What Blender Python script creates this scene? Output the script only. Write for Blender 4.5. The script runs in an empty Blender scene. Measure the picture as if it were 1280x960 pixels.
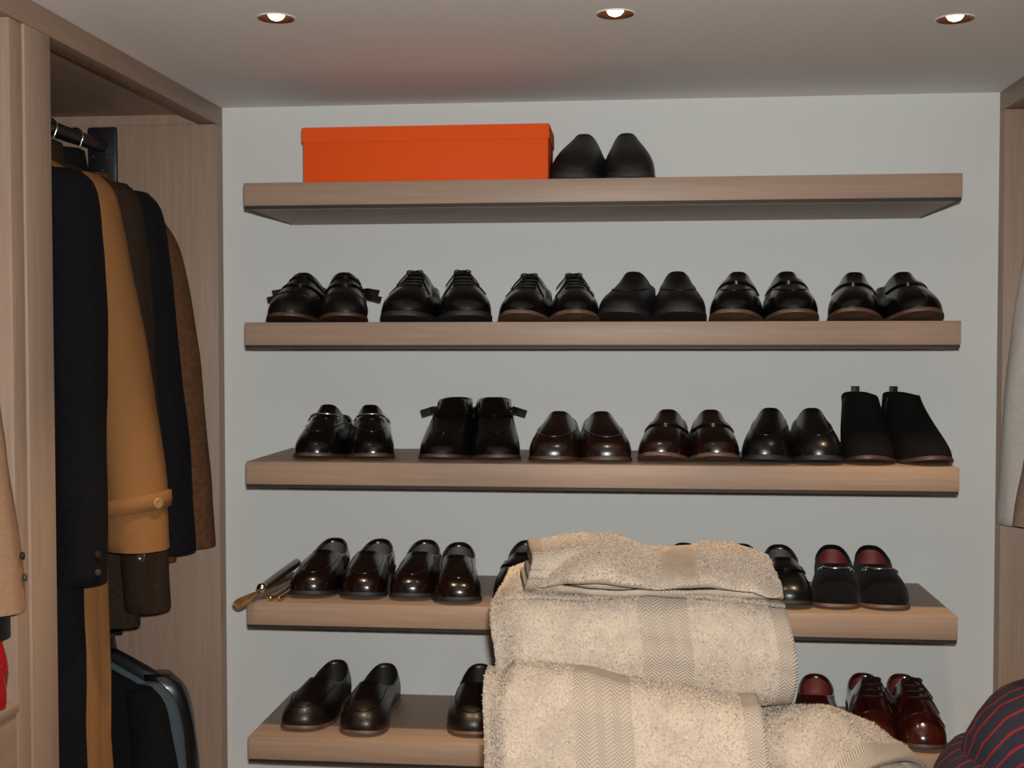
import bpy, bmesh, math, random
from mathutils import Vector, Matrix, noise
random.seed(7)
PI = math.pi
SC = bpy.context.scene
COL = SC.collection

# ------------------------------------------------------------------ camera
F_PX = 1547.7
EYE = Vector((0.0853, -2.7647, 1.6904))
fwd = Vector((-0.09987884, 0.99445573, -0.03289407))
rgt = Vector((0.99499649, 0.0999067, -0.00079957))
upv = Vector((-0.0024912, 0.03280934, 0.99945852))
cam = bpy.data.cameras.new('camera')
cam.sensor_fit = 'HORIZONTAL'; cam.sensor_width = 36.0
cam.lens = 36.0 * F_PX / 1280.0
cam.clip_start = 0.02
co = bpy.data.objects.new('camera', cam); COL.objects.link(co)
co.matrix_world = Matrix(((rgt.x, upv.x, -fwd.x, EYE.x), (rgt.y, upv.y, -fwd.y, EYE.y),
                          (rgt.z, upv.z, -fwd.z, EYE.z), (0, 0, 0, 1)))
SC.camera = co

# ------------------------------------------------------------------ world, lights, exposure
w = bpy.data.worlds.new('world'); SC.world = w; w.use_nodes = True
w.node_tree.nodes['Background'].inputs[0].default_value = (0.5, 0.5, 0.5, 1)
w.node_tree.nodes['Background'].inputs[1].default_value = 0.05
SC.view_settings.view_transform = 'Standard'; SC.view_settings.look = 'None'
SC.view_settings.gamma = 1.0; SC.view_settings.use_curve_mapping = False
SC.view_settings.exposure = -1.0

FLASH_W = 67.0
DOWN_W = [85.0] * 3 + [42.0] * 3 + [40.0] * 2
def lamp(name, kind, loc, energy, color, size=0.02, direction=None, **kw):
    l = bpy.data.lights.new(name, kind); l.energy = energy; l.color = color
    if kind == 'AREA': l.size = size
    else: l.shadow_soft_size = size
    for k, v in kw.items(): setattr(l, k, v)
    o = bpy.data.objects.new(name, l); COL.objects.link(o); o.location = loc
    if direction: o.rotation_euler = Vector(direction).to_track_quat('-Z', 'Y').to_euler()
    return o
# the flash of the compact camera that took the photograph, just above and beside its lens
lamp('camera_flash', 'SPOT', EYE + rgt * 0.015 + upv * 0.045 - fwd * 0.01, FLASH_W * 4.2, (1.0, 0.985, 0.95), 0.012, fwd,
     spot_size=math.radians(100), spot_blend=0.9)

ZC = 2.2274            # ceiling
XL, XR = -0.8561, 0.8594
SH_D, SH_T = 0.3346, 0.0522
SHZ = [2.0122, 1.7327, 1.4518, 1.1658, 0.8901]

# ------------------------------------------------------------------ materials
MATS = {}
def nodes(name):
    m = bpy.data.materials.new(name); m.use_nodes = True
    nt = m.node_tree; b = nt.nodes['Principled BSDF']
    MATS[name] = m
    return m, nt, b
def N(nt, t, **kw):
    n = nt.nodes.new(t)
    for k, v in kw.items():
        if k in n.inputs: n.inputs[k].default_value = v
        else: setattr(n, k, v)
    return n
def ramp(nt, fac, stops):
    r = nt.nodes.new('ShaderNodeValToRGB')
    while len(r.color_ramp.elements) < len(stops): r.color_ramp.elements.new(0.5)
    for e, (p, c) in zip(r.color_ramp.elements, stops):
        e.position = p; e.color = (c[0], c[1], c[2], 1)
    nt.links.new(fac, r.inputs[0]); return r.outputs[0]
def coords(nt, scale=(1, 1, 1), kind='Object'):
    t = nt.nodes.new('ShaderNodeTexCoord'); mp = nt.nodes.new('ShaderNodeMapping')
    mp.inputs['Scale'].default_value = scale
    nt.links.new(t.outputs[kind], mp.inputs[0]); return mp.outputs[0]
def bump(nt, b, h, strength, dist=0.001):
    n = nt.nodes.new('ShaderNodeBump'); n.inputs['Strength'].default_value = strength
    n.inputs['Distance'].default_value = dist
    nt.links.new(h, n.inputs['Height']); nt.links.new(n.outputs[0], b.inputs['Normal'])
def plain(name, col, rough=0.5, metal=0.0, noise_scale=None, var=0.12, bmp=0.0, coat=0.0, spec=0.5, sheen=0.0):
    m, nt, b = nodes(name)
    b.inputs['Roughness'].default_value = rough; b.inputs['Metallic'].default_value = metal
    b.inputs['Coat Weight'].default_value = coat; b.inputs['Coat Roughness'].default_value = 0.08
    b.inputs['Specular IOR Level'].default_value = spec
    b.inputs['Sheen Weight'].default_value = sheen
    v = coords(nt)
    n = N(nt, 'ShaderNodeTexNoise', Scale=noise_scale or 20.0, Detail=4.0)
    nt.links.new(v, n.inputs['Vector'])
    lo = tuple(c * (1 - var) for c in col); hi = tuple(min(1, c * (1 + var)) for c in col)
    nt.links.new(ramp(nt, n.outputs['Fac'], [(0.3, lo), (0.7, hi)]), b.inputs['Base Color'])
    if bmp: bump(nt, b, n.outputs['Fac'], bmp)
    return m
def wood(name, axis, lo, hi, rough=0.5):
    m, nt, b = nodes(name)
    sc = [26.0, 26.0, 26.0]; sc[axis] = 1.1
    v = coords(nt, tuple(sc))
    n = N(nt, 'ShaderNodeTexNoise', Scale=2.2, Detail=6.0, Roughness=0.6); nt.links.new(v, n.inputs['Vector'])
    sc2 = [180.0] * 3; sc2[axis] = 5.0
    v2 = coords(nt, tuple(sc2))
    n2 = N(nt, 'ShaderNodeTexNoise', Scale=1.5, Detail=3.0); nt.links.new(v2, n2.inputs['Vector'])
    mx = N(nt, 'ShaderNodeMath', operation='MULTIPLY_ADD'); mx.inputs[1].default_value = 0.45
    nt.links.new(n2.outputs['Fac'], mx.inputs[0])
    m2 = N(nt, 'ShaderNodeMath', operation='MULTIPLY'); m2.inputs[1].default_value = 0.55
    nt.links.new(n.outputs['Fac'], m2.inputs[0]); nt.links.new(m2.outputs[0], mx.inputs[2])
    nt.links.new(ramp(nt, mx.outputs[0], [(0.3, lo), (0.52, tuple((a + c) / 2 for a, c in zip(lo, hi))), (0.7, hi)]), b.inputs['Base Color'])
    b.inputs['Roughness'].default_value = rough
    bump(nt, b, n2.outputs['Fac'], 0.12, 0.0006)
    return m
OAK_LO, OAK_HI = (0.280, 0.188, 0.133), (0.395, 0.275, 0.198)
wood('oak_x', 0, OAK_LO, OAK_HI); wood('oak_z', 2, OAK_LO, OAK_HI); wood('oak_y', 1, OAK_LO, OAK_HI)
plain('wall_paint', (0.665, 0.68, 0.66), 0.75, noise_scale=240, var=0.03, bmp=0.08)
plain('ceiling_paint', (0.82, 0.80, 0.785), 0.8, noise_scale=200, var=0.03, bmp=0.05)
plain('floor_carpet', (0.33, 0.27, 0.21), 0.95, noise_scale=300, var=0.2, bmp=0.5)
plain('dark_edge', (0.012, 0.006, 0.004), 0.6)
plain('orange_card', (0.74, 0.085, 0.006), 0.7, noise_scale=400, var=0.05, bmp=0.05, spec=0.2)
plain('black_leather', (0.006, 0.005, 0.0045), 0.3, noise_scale=60, var=0.4, bmp=0.15, coat=0.1, spec=0.4)
plain('black_polish', (0.005, 0.0042, 0.004), 0.2, noise_scale=50, var=0.4, bmp=0.08, coat=0.15, spec=0.4)
plain('black_matte', (0.008, 0.007, 0.0075), 0.5, noise_scale=150, var=0.3, bmp=0.2, spec=0.35)
plain('black_suede', (0.005, 0.0045, 0.0045), 0.95, noise_scale=300, var=0.3, bmp=0.3, spec=0.15)
plain('velvet', (0.005, 0.0045, 0.005), 0.9, noise_scale=300, var=0.3, bmp=0.2, spec=0.1, sheen=0.05)
plain('bordeaux_leather', (0.009, 0.0032, 0.0025), 0.22, noise_scale=40, var=0.5, bmp=0.06, coat=0.15)
plain('brown_leather', (0.015, 0.006, 0.004), 0.25, noise_scale=40, var=0.5, bmp=0.1, coat=0.25)
plain('dark_brown_leather', (0.009, 0.0045, 0.0035), 0.38, noise_scale=50, var=0.4, bmp=0.12, coat=0.08)
plain('cordovan', (0.042, 0.006, 0.0035), 0.2, noise_scale=30, var=0.6, bmp=0.05, coat=0.6)
plain('sole_black', (0.012, 0.011, 0.011), 0.6)
plain('sole_tan', (0.12, 0.065, 0.04), 0.5, noise_scale=30, var=0.5)
plain('sole_brown', (0.06, 0.028, 0.018), 0.5, noise_scale=30, var=0.5)
plain('lining_black', (0.012, 0.010, 0.010), 0.6)
plain('lining_red', (0.20, 0.035, 0.028), 0.6, noise_scale=30, var=0.3)
plain('lining_tan', (0.34, 0.22, 0.13), 0.6)
plain('lining_grey', (0.10, 0.085, 0.08), 0.6)
plain('lace', (0.006, 0.005, 0.005), 0.6)
plain('chrome', (0.75, 0.73, 0.70), 0.15, metal=1.0, var=0.03)
plain('brass', (0.72, 0.45, 0.16), 0.22, metal=1.0, var=0.08)
plain('gunmetal', (0.05, 0.045, 0.05), 0.3, metal=1.0)
plain('horn', (0.16, 0.075, 0.025), 0.25, noise_scale=25, var=0.6, coat=0.5)
plain('rosewood', (0.055, 0.02, 0.012), 0.3, noise_scale=30, var=0.4, coat=0.4)
plain('copper_trim', (0.17, 0.07, 0.045), 0.3, metal=0.8, var=0.1)
plain('trim_rim', (0.75, 0.72, 0.66), 0.4)
plain('rail_black', (0.010, 0.009, 0.010), 0.45, coat=0.05)
plain('wool_navy', (0.0055, 0.005, 0.007), 0.95, noise_scale=200, var=0.3, bmp=0.3, spec=0.15)
plain('wool_camel', (0.235, 0.108, 0.038), 0.9, noise_scale=300, var=0.06, bmp=0.3, spec=0.15)
plain('wool_olive', (0.028, 0.017, 0.010), 0.95, noise_scale=200, var=0.3, bmp=0.3, spec=0.15)
plain('wool_black', (0.0065, 0.006, 0.0075), 0.95, noise_scale=200, var=0.3, bmp=0.3, spec=0.15)
plain('suede_brown', (0.11, 0.05, 0.024), 0.95, noise_scale=90, var=0.25, bmp=0.3, spec=0.15)
plain('cotton_tan', (0.33, 0.19, 0.11), 0.9, noise_scale=150, var=0.1, bmp=0.2, spec=0.2)
plain('cotton_white', (0.52, 0.48, 0.44), 0.9, noise_scale=100, var=0.06, bmp=0.2, spec=0.2)
plain('cotton_taupe', (0.24, 0.17, 0.13), 0.9, noise_scale=100, var=0.1, bmp=0.2, spec=0.2)
plain('jacket_leather', (0.008, 0.008, 0.009), 0.3, noise_scale=60, var=0.4, bmp=0.2, coat=0.15)
plain('denim_blue', (0.05, 0.075, 0.095), 0.8, noise_scale=200, var=0.2, bmp=0.2)
plain('button_horn', (0.05, 0.04, 0.03), 0.2, coat=0.6)
plain('button_tan', (0.30, 0.17, 0.08), 0.3, coat=0.4)
plain('hanger_wood', (0.36, 0.10, 0.03), 0.4, noise_scale=30, var=0.2)
plain('glossy_red', (0.32, 0.008, 0.012), 0.2, coat=0.6, noise_scale=30, var=0.3)
plain('skin', (0.55, 0.33, 0.24), 0.55, noise_scale=30, var=0.06)
plain('hair_dark', (0.02, 0.013, 0.009), 0.5, noise_scale=80, var=0.4)
plain('trouser_cloth', (0.04, 0.04, 0.05), 0.9, noise_scale=150, var=0.2)
plain('eye_white', (0.8, 0.78, 0.75), 0.2)
def emit(name, col, strength):
    m, nt, b = nodes(name)
    b.inputs['Base Color'].default_value = (0.8, 0.75, 0.65, 1)
    b.inputs['Emission Color'].default_value = (*col, 1); b.inputs['Emission Strength'].default_value = strength
    return m
emit('bulb', (1.0, 0.78, 0.48), 30.0)

def towel_mat(name, base, bands):
    """terry cloth; flat-woven herringbone inside the given ranges of the cloth's own u coordinate (metres)"""
    m, nt, b = nodes(name)
    b.inputs['Roughness'].default_value = 0.95; b.inputs['Specular IOR Level'].default_value = 0.1
    b.inputs['Sheen Weight'].default_value = 0.08
    uv = nt.nodes.new('ShaderNodeUVMap'); uv.uv_map = 'UVMap'
    sep = nt.nodes.new('ShaderNodeSeparateXYZ'); nt.links.new(uv.outputs[0], sep.inputs[0])
    def M(op, a, c=None):
        n = nt.nodes.new('ShaderNodeMath'); n.operation = op
        for i, x in enumerate((a, c)):
            if x is None: continue
            if isinstance(x, (int, float)): n.inputs[i].default_value = x
            else: nt.links.new(x, n.inputs[i])
        return n.outputs[0]
    U, V = sep.outputs[0], sep.outputs[1]
    mask = None
    for lo, hi in bands:
        t = M('MULTIPLY', M('GREATER_THAN', U, lo), M('LESS_THAN', U, hi))
        mask = t if mask is None else M('MAXIMUM', mask, t)
    # chevrons: rows of slanting ribs that change direction every 9 mm
    zig = M('ABSOLUTE', M('SUBTRACT', M('FRACT', M('DIVIDE', U, 0.021)), 0.5))
    rib = M('FRACT', M('DIVIDE', M('ADD', V, M('MULTIPLY', zig, 0.017)), 0.0042))
    rib = M('ABSOLUTE', M('SUBTRACT', rib, 0.5))
    rib = M('MULTIPLY', rib, 2.0)
    n = N(nt, 'ShaderNodeTexNoise', Scale=420.0, Detail=3.0); nt.links.new(coords(nt), n.inputs['Vector'])
    n3 = N(nt, 'ShaderNodeTexNoise', Scale=28.0, Detail=3.0); nt.links.new(coords(nt), n3.inputs['Vector'])
    dark = tuple(c * 0.86 for c in base); lite = tuple(min(1, c * 1.1) for c in base)
    terry = ramp(nt, n3.outputs['Fac'], [(0.35, dark), (0.65, lite)])
    herr = ramp(nt, rib, [(0.1, tuple(c * 0.78 for c in base)), (0.6, tuple(c * 1.03 for c in base))])
    if mask is None:
        nt.links.new(terry, b.inputs['Base Color']); bump(nt, b, n.outputs['Fac'], 0.8, 0.002)
    else:
        mx = nt.nodes.new('ShaderNodeMix'); mx.data_type = 'RGBA'
        nt.links.new(mask, mx.inputs[0]); nt.links.new(terry, mx.inputs[6]); nt.links.new(herr, mx.inputs[7])
        nt.links.new(mx.outputs[2], b.inputs['Base Color'])
        mh = nt.nodes.new('ShaderNodeMix'); mh.data_type = 'FLOAT'
        nt.links.new(mask, mh.inputs[0]); nt.links.new(n.outputs['Fac'], mh.inputs[2]); nt.links.new(rib, mh.inputs[3])
        bump(nt, b, mh.outputs[0], 0.8, 0.0015)
    return m
TOWEL_BASE = (0.405, 0.330, 0.262)
plain('towel_pile', tuple(c * 1.04 for c in TOWEL_BASE), 0.95, noise_scale=260, var=0.30, spec=0.1, sheen=0.05)

def stripe_mat(name, horizontal):
    m, nt, b = nodes(name)
    b.inputs['Roughness'].default_value = 0.9; b.inputs['Specular IOR Level'].default_value = 0.2
    at = nt.nodes.new('ShaderNodeUVMap'); at.uv_map = 'UVMap'
    sep = nt.nodes.new('ShaderNodeSeparateXYZ'); nt.links.new(at.outputs[0], sep.inputs[0])
    fr = N(nt, 'ShaderNodeMath', operation='FRACT'); nt.links.new(sep.outputs[1 if horizontal else 0], fr.inputs[0])
    lt = N(nt, 'ShaderNodeMath', operation='LESS_THAN'); lt.inputs[1].default_value = 0.17
    nt.links.new(fr.outputs[0], lt.inputs[0])
    mx = nt.nodes.new('ShaderNodeMix'); mx.data_type = 'RGBA'
    mx.inputs[6].default_value = (0.012, 0.011, 0.018, 1); mx.inputs[7].default_value = (0.13, 0.007, 0.011, 1)
    nt.links.new(lt.outputs[0], mx.inputs[0]); nt.links.new(mx.outputs[2], b.inputs['Base Color'])
    n = N(nt, 'ShaderNodeTexNoise', Scale=400.0); nt.links.new(coords(nt), n.inputs['Vector'])
    bump(nt, b, n.outputs['Fac'], 0.3)
    return m
stripe_mat('shirt_stripe_body', True); stripe_mat('shirt_stripe_sleeve', False)

# ------------------------------------------------------------------ helpers
def link(o, parent=None):
    COL.objects.link(o)
    if parent: o.parent = parent
    return o
def mesh_obj(name, verts, faces, mat, parent=None, smooth=True, uvs=None, sharp=None):
    me = bpy.data.meshes.new(name); me.from_pydata([tuple(v) for v in verts], [], faces); me.update()
    bm = bmesh.new(); bm.from_mesh(me); bmesh.ops.recalc_face_normals(bm, faces=bm.faces); bm.to_mesh(me); bm.free()
    if mat: me.materials.append(MATS[mat])
    if smooth:
        for p in me.polygons: p.use_smooth = True
    if sharp: 
        try: me.set_sharp_from_angle(angle=math.radians(sharp))
        except Exception: pass
    return link(bpy.data.objects.new(name, me), parent)
def bm_obj(name, bm, mat, parent=None, smooth=False, sharp=None):
    bmesh.ops.recalc_face_normals(bm, faces=bm.faces)
    me = bpy.data.meshes.new(name); bm.to_mesh(me); bm.free()
    me.materials.append(MATS[mat])
    if smooth:
        for p in me.polygons: p.use_smooth = True
    if sharp: me.set_sharp_from_angle(angle=math.radians(sharp))
    return link(bpy.data.objects.new(name, me), parent)
def box_bm(x0, x1, y0, y1, z0, z1, bev=0.0, seg=2):
    bm = bmesh.new()
    bmesh.ops.create_cube(bm, size=1.0)
    for v in bm.verts:
        v.co = Vector(((x0 + x1) / 2 + v.co.x * (x1 - x0), (y0 + y1) / 2 + v.co.y * (y1 - y0), (z0 + z1) / 2 + v.co.z * (z1 - z0)))
    if bev: bmesh.ops.bevel(bm, geom=list(bm.edges), offset=bev, segments=seg, affect='EDGES', profile=0.5)
    return bm
def box(name, x0, x1, y0, y1, z0, z1, mat, parent=None, bev=0.0):
    return bm_obj(name, box_bm(x0, x1, y0, y1, z0, z1, bev), mat, parent, smooth=bool(bev), sharp=40 if bev else None)
def tag(o, label, cat, group=None):
    o['label'] = label; o['category'] = cat
    if group: o['group'] = group
    return o
def thing(name, label, cat, loc=(0, 0, 0), rz=0.0, group=None):
    o = bpy.data.objects.new(name, None); COL.objects.link(o); o.empty_display_size = 0.05
    o.location = loc; o.rotation_euler = (0, 0, rz)
    return tag(o, label, cat, group)
def struct(o): o['kind'] = 'structure'; return o
def tube_data(path, radii, sides=10, cap=True, flat=None):
    path = [Vector(p) for p in path]; n = len(path)
    if isinstance(radii, (int, float)): radii = [radii] * n
    vs, fs = [], []; prev = None
    for i in range(n):
        t = (path[min(i + 1, n - 1)] - path[max(i - 1, 0)]).normalized()
        if prev is None:
            a = Vector((0, 0, 1)) if abs(t.z) < 0.9 else Vector((1, 0, 0))
            u = t.cross(a).normalized()
        else:
            u = (prev - t * prev.dot(t)).normalized()
        prev = u; v = t.cross(u)
        rx, ry = radii[i] if isinstance(radii[i], (tuple, list)) else (radii[i], radii[i])
        for k in range(sides):
            a = 2 * PI * k / sides
            vs.append(path[i] + u * (rx * math.cos(a)) + v * (ry * math.sin(a)))
    for i in range(n - 1):
        for k in range(sides):
            k2 = (k + 1) % sides
            fs.append((i * sides + k, i * sides + k2, (i + 1) * sides + k2, (i + 1) * sides + k))
    if cap:
        fs.append(tuple(range(sides - 1, -1, -1))); fs.append(tuple((n - 1) * sides + k for k in range(sides)))
    return vs, fs
def tube(name, path, r, mat, parent=None, sides=10, cap=True, sharp=60):
    vs, fs = tube_data(path, r, sides, cap)
    return mesh_obj(name, vs, fs, mat, parent, True, sharp=sharp)
def join_data(parts):
    V, Fc = [], []
    for vs, fs in parts:
        k = len(V); V += list(vs); Fc += [tuple(i + k for i in f) for f in fs]
    return V, Fc
def ribbon_data(path, normals, width_dirs, w, t):
    """flat strap: rectangle section swept along a path"""
    vs, fs = [], []; n = len(path)
    for p, nn, wd in zip(path, normals, width_dirs):
        for a, c in ((-1, 0), (1, 0), (1, 1), (-1, 1)):
            vs.append(p + wd * (a * w / 2) + nn * (c * t))
    for i in range(n - 1):
        for k in range(4):
            k2 = (k + 1) % 4
            fs.append((i * 4 + k, i * 4 + k2, i * 4 + 4 + k2, i * 4 + 4 + k))
    fs.append((3, 2, 1, 0)); fs.append(tuple((n - 1) * 4 + k for k in range(4)))
    return vs, fs
def lerp_table(tab, x):
    if x <= tab[0][0]: return tab[0][1]
    for (a, va), (c, vc) in zip(tab, tab[1:]):
        if x <= c:
            t = (x - a) / (c - a); t = t * t * (3 - 2 * t) if True else t
            return va + (vc - va) * t
    return tab[-1][1]
def torus_data(R, r, nR=28, nr=8, z=0.0):
    vs, fs = [], []
    for i in range(nR):
        a = 2 * PI * i / nR
        for j in range(nr):
            c = 2 * PI * j / nr
            vs.append(Vector(((R + r * math.cos(c)) * math.cos(a), (R + r * math.cos(c)) * math.sin(a), z + r * math.sin(c))))
    for i in range(nR):
        for j in range(nr):
            i2, j2 = (i + 1) % nR, (j + 1) % nr
            fs.append((i * nr + j, i2 * nr + j, i2 * nr + j2, i * nr + j2))
    return vs, fs
def lathe_data(prof, n=28):
    vs, fs = [], []; m = len(prof)
    for i in range(n):
        a = 2 * PI * i / n
        for r, z in prof: vs.append(Vector((r * math.cos(a), r * math.sin(a), z)))
    for i in range(n):
        for j in range(m - 1):
            i2 = (i + 1) % n
            fs.append((i * m + j, i2 * m + j, i2 * m + j + 1, i * m + j + 1))
    return vs, fs

# ------------------------------------------------------------------ room shell
YF = -3.9
struct(box('wall_back', -1.52, 1.52, 0.0, 0.1, 0, ZC, 'wall_paint'))
struct(box('wall_left', -1.60, -1.50, YF, 0.1, 0, ZC, 'wall_paint'))
struct(box('wall_right', 1.50, 1.60, YF, 0.1, 0, ZC, 'wall_paint'))
struct(box('wall_front', -1.60, 1.60, YF - 0.1, YF, 0, ZC, 'wall_paint'))
struct(box('floor', -1.60, 1.60, YF - 0.1, 0.1, -0.05, 0, 'floor_carpet'))
LIGHTS = [(-0.5072, -0.752), (0.0496, -0.7207), (0.6092, -0.632), (-0.5072, -1.62), (0.0496, -1.60), (0.6092, -1.58), (-0.45, -2.6), (0.55, -2.6)]
# ceiling with a round hole for every downlight
def ceiling():
    bm = bmesh.new()
    R = 0.0265
    xs = sorted(set([-1.60, 1.60] + [x + d for x, y in LIGHTS[:3] for d in (-0.05, 0.05)]))
    from mathutils.geometry import delaunay_2d_cdt
    outer = [Vector((-1.6, YF - 0.1)), Vector((1.6, YF - 0.1)), Vector((1.6, 0.1)), Vector((-1.6, 0.1))]
    pts = list(outer); edges = [(0, 1), (1, 2), (2, 3), (3, 0)]
    for x, y in LIGHTS:
        k = len(pts); n = 28
        for i in range(n): pts.append(Vector((x + R * math.cos(2 * PI * i / n), y + R * math.sin(2 * PI * i / n))))
        edges += [(k + i, k + (i + 1) % n) for i in range(n)]
    v2, e2, f2, *_ = delaunay_2d_cdt(pts, edges, [], 0, 1e-6)
    vs = [Vector((p.x, p.y, ZC)) for p in v2]; fs = []
    for f in f2:
        c = sum((v2[i] for i in f), Vector((0, 0))) / len(f)
        if any((c - Vector(L)).length < R * 0.99 for L in LIGHTS): continue
        fs.append(tuple(f))
    o = mesh_obj('ceiling', vs, fs, 'ceiling_paint', smooth=False)
    md = o.modifiers.new('thick', 'SOLIDIFY'); md.thickness = 0.004; md.offset = 1.0
    if o.data.polygons[0].normal.z < 0: md.offset = -1.0
    return struct(o)
ceiling()
struct(box('trim_1', -1.60, 1.60, YF - 0.1, 0.1, ZC + 0.12, ZC + 0.16, 'ceiling_paint'))
struct(box('trim_2', -1.62, -1.60, YF - 0.1, 0.1, ZC, ZC + 0.14, 'ceiling_paint'))

def downlight(x, y, label, power):
    t = thing('ceiling_downlight', label, 'ceiling light', (x, y, ZC), group='recessed ceiling downlights')
    vs, fs = lathe_data([(0.0290, -0.0012), (0.0305, -0.0018), (0.0318, -0.0012), (0.0322, 0.0)], 32)
    mesh_obj('trim_ring', vs, fs, 'trim_rim', t)
    vs, fs = lathe_data([(0.0300, -0.0019), (0.0262, -0.0012), (0.0235, 0.0035), (0.0180, 0.007), (0.0165, 0.0085)], 32)
    mesh_obj('reflector', vs, fs, 'copper_trim', t)
    vs, fs = lathe_data([(0.0001, -0.0042), (0.005, -0.0036), (0.010, -0.0015), (0.0135, 0.003), (0.0142, 0.009), (0.0142, 0.02), (0.010, 0.045), (0.0001, 0.05)], 24)
    mesh_obj('bulb', vs, fs, 'bulb', t)
    l = lamp('downlight_beam', 'SPOT', (0, 0, -0.012), power, (1.0, 0.72, 0.42), 0.014, (0, 0, -1), spot_size=math.radians(66), spot_blend=0.95)
    l.parent = t
dl = ['recessed ceiling downlight nearest the left wardrobe, above the orange box', 'recessed ceiling downlight in the middle, above the top shelf shoes',
      'recessed ceiling downlight nearest the right wardrobe'] + ['recessed ceiling downlight over the island, ' + q for q in ('on the left wardrobe side', 'straight above the towels', 'above the person in stripes')] + ['recessed ceiling downlight at the near end, ' + q for q in ('left side', 'right side')]
for (x, y), lb, pw in zip(LIGHTS, dl, DOWN_W): downlight(x, y, lb, pw)

# ------------------------------------------------------------------ floating shelves
shelf_lab = ['pale oak floating shelf carrying the orange box, topmost of five', 'pale oak floating shelf with monk strap and laced shoes, second from the top',
             'pale oak floating shelf with ankle boots and loafers, middle of five', 'pale oak floating shelf with shoehorns at its left end, fourth from the top',
             'pale oak floating shelf with red brown laced shoes, lowest of five']
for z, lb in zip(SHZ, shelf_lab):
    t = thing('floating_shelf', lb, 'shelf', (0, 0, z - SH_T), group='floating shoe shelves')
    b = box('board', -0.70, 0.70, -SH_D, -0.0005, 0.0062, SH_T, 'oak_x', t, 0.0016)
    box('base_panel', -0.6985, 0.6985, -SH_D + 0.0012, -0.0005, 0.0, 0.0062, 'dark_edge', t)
    b2 = box('underside', -0.688, 0.688, -SH_D + 0.010, -0.002, -0.0006, 0.0004, 'oak_x', t)

# ------------------------------------------------------------------ wardrobes
def wardrobe(side):
    s = -1 if side == 'left' else 1
    x0 = XL if s < 0 else XR
    lab = 'pale oak open wardrobe along the left wall, full of hanging coats' if s < 0 else 'pale oak open wardrobe along the right wall with a pale sleeve showing'
    t = thing('wardrobe', lab, 'wardrobe', (0, 0, 0))
    def bx(name, a, c, *r, **k):
        return box(name, min(a, c), max(a, c), *r, **k)
    deep = s * 1.485
    bx('end_panel', x0, deep, -0.04, -0.001, 0.0, 2.1845, mat='oak_z', parent=t, bev=0.001)
    bx('end_panel', x0 + s * 0.0465, deep, -0.04, -0.001, 2.1846, 2.2069, mat='oak_z', parent=t)
    f = bx('fascia', x0, x0 + s * 0.045, -3.2, -0.001, 2.185, ZC - 0.0005, mat='oak_y', parent=t, bev=0.001)
    bx('top_panel', x0 + s * 0.046, deep, -3.2, -0.001, 2.207, ZC - 0.0005, mat='oak_y', parent=t)
    bx('back_panel', s * 1.486, s * 1.499, -3.2, -0.001, 0.0, ZC - 0.001, mat='oak_z', parent=t)
    pts = [(-0.922, -0.837, 0.0), (-0.962, -0.9225, 0.004)] if s < 0 else [(-0.962, -0.86, 0.0)]
    for a, c, inset in pts:
        bx('partition', x0 + s * inset, deep, a, c, 0.0, 2.1845, mat='oak_z', parent=t, bev=0.001)
    bx('partition', x0, deep, -2.14, -2.06, 0.0, 2.1845, mat='oak_z', parent=t, bev=0.001)
    for z in ([2.137, 1.105] if s < 0 else [2.137]):
        bx_ = s * 1.1208
        low = z < 1.5
        tube('hanging_rail', [(bx_, -0.046, z), (bx_, -0.462 if low else -0.836, z)], 0.0145, 'rail_black', t, 16)
        if low: tube('rail_support', [(bx_, -0.459, z), (bx_, -0.459, 2.137)], 0.004, 'rail_black', t, 8)
        p = bm_obj('rail_bracket', box_bm(bx_ - 0.035 if s < 0 else bx_ - 0.035, bx_ + 0.035, -0.052, -0.0402, z - 0.085, z + 0.044, 0.006), 'rail_black', t, True, 40)
        for dx, dz in ((0.012, 0.0), (-0.02, 0.002), (0.0, -0.03)):
            vs, fs = lathe_data([(0.0, 0.003), (0.0025, 0.002), (0.0035, 0.0)], 10)
            m = Matrix.Translation((bx_ + dx, -0.052, z + dz + 0.005 - 0.03)) @ Matrix.Rotation(PI / 2, 4, 'X')
            mesh_obj('screw', [m @ v for v in vs], fs, 'chrome', p)
    z = 2.02
    bx_ = s * 1.1208
    tube('hanging_rail', [(bx_, -0.963, 2.02), (bx_, -2.06, 2.02)], 0.0145, 'rail_black', t, 16)
    return t
wardrobe('left'); wardrobe('right')

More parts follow.
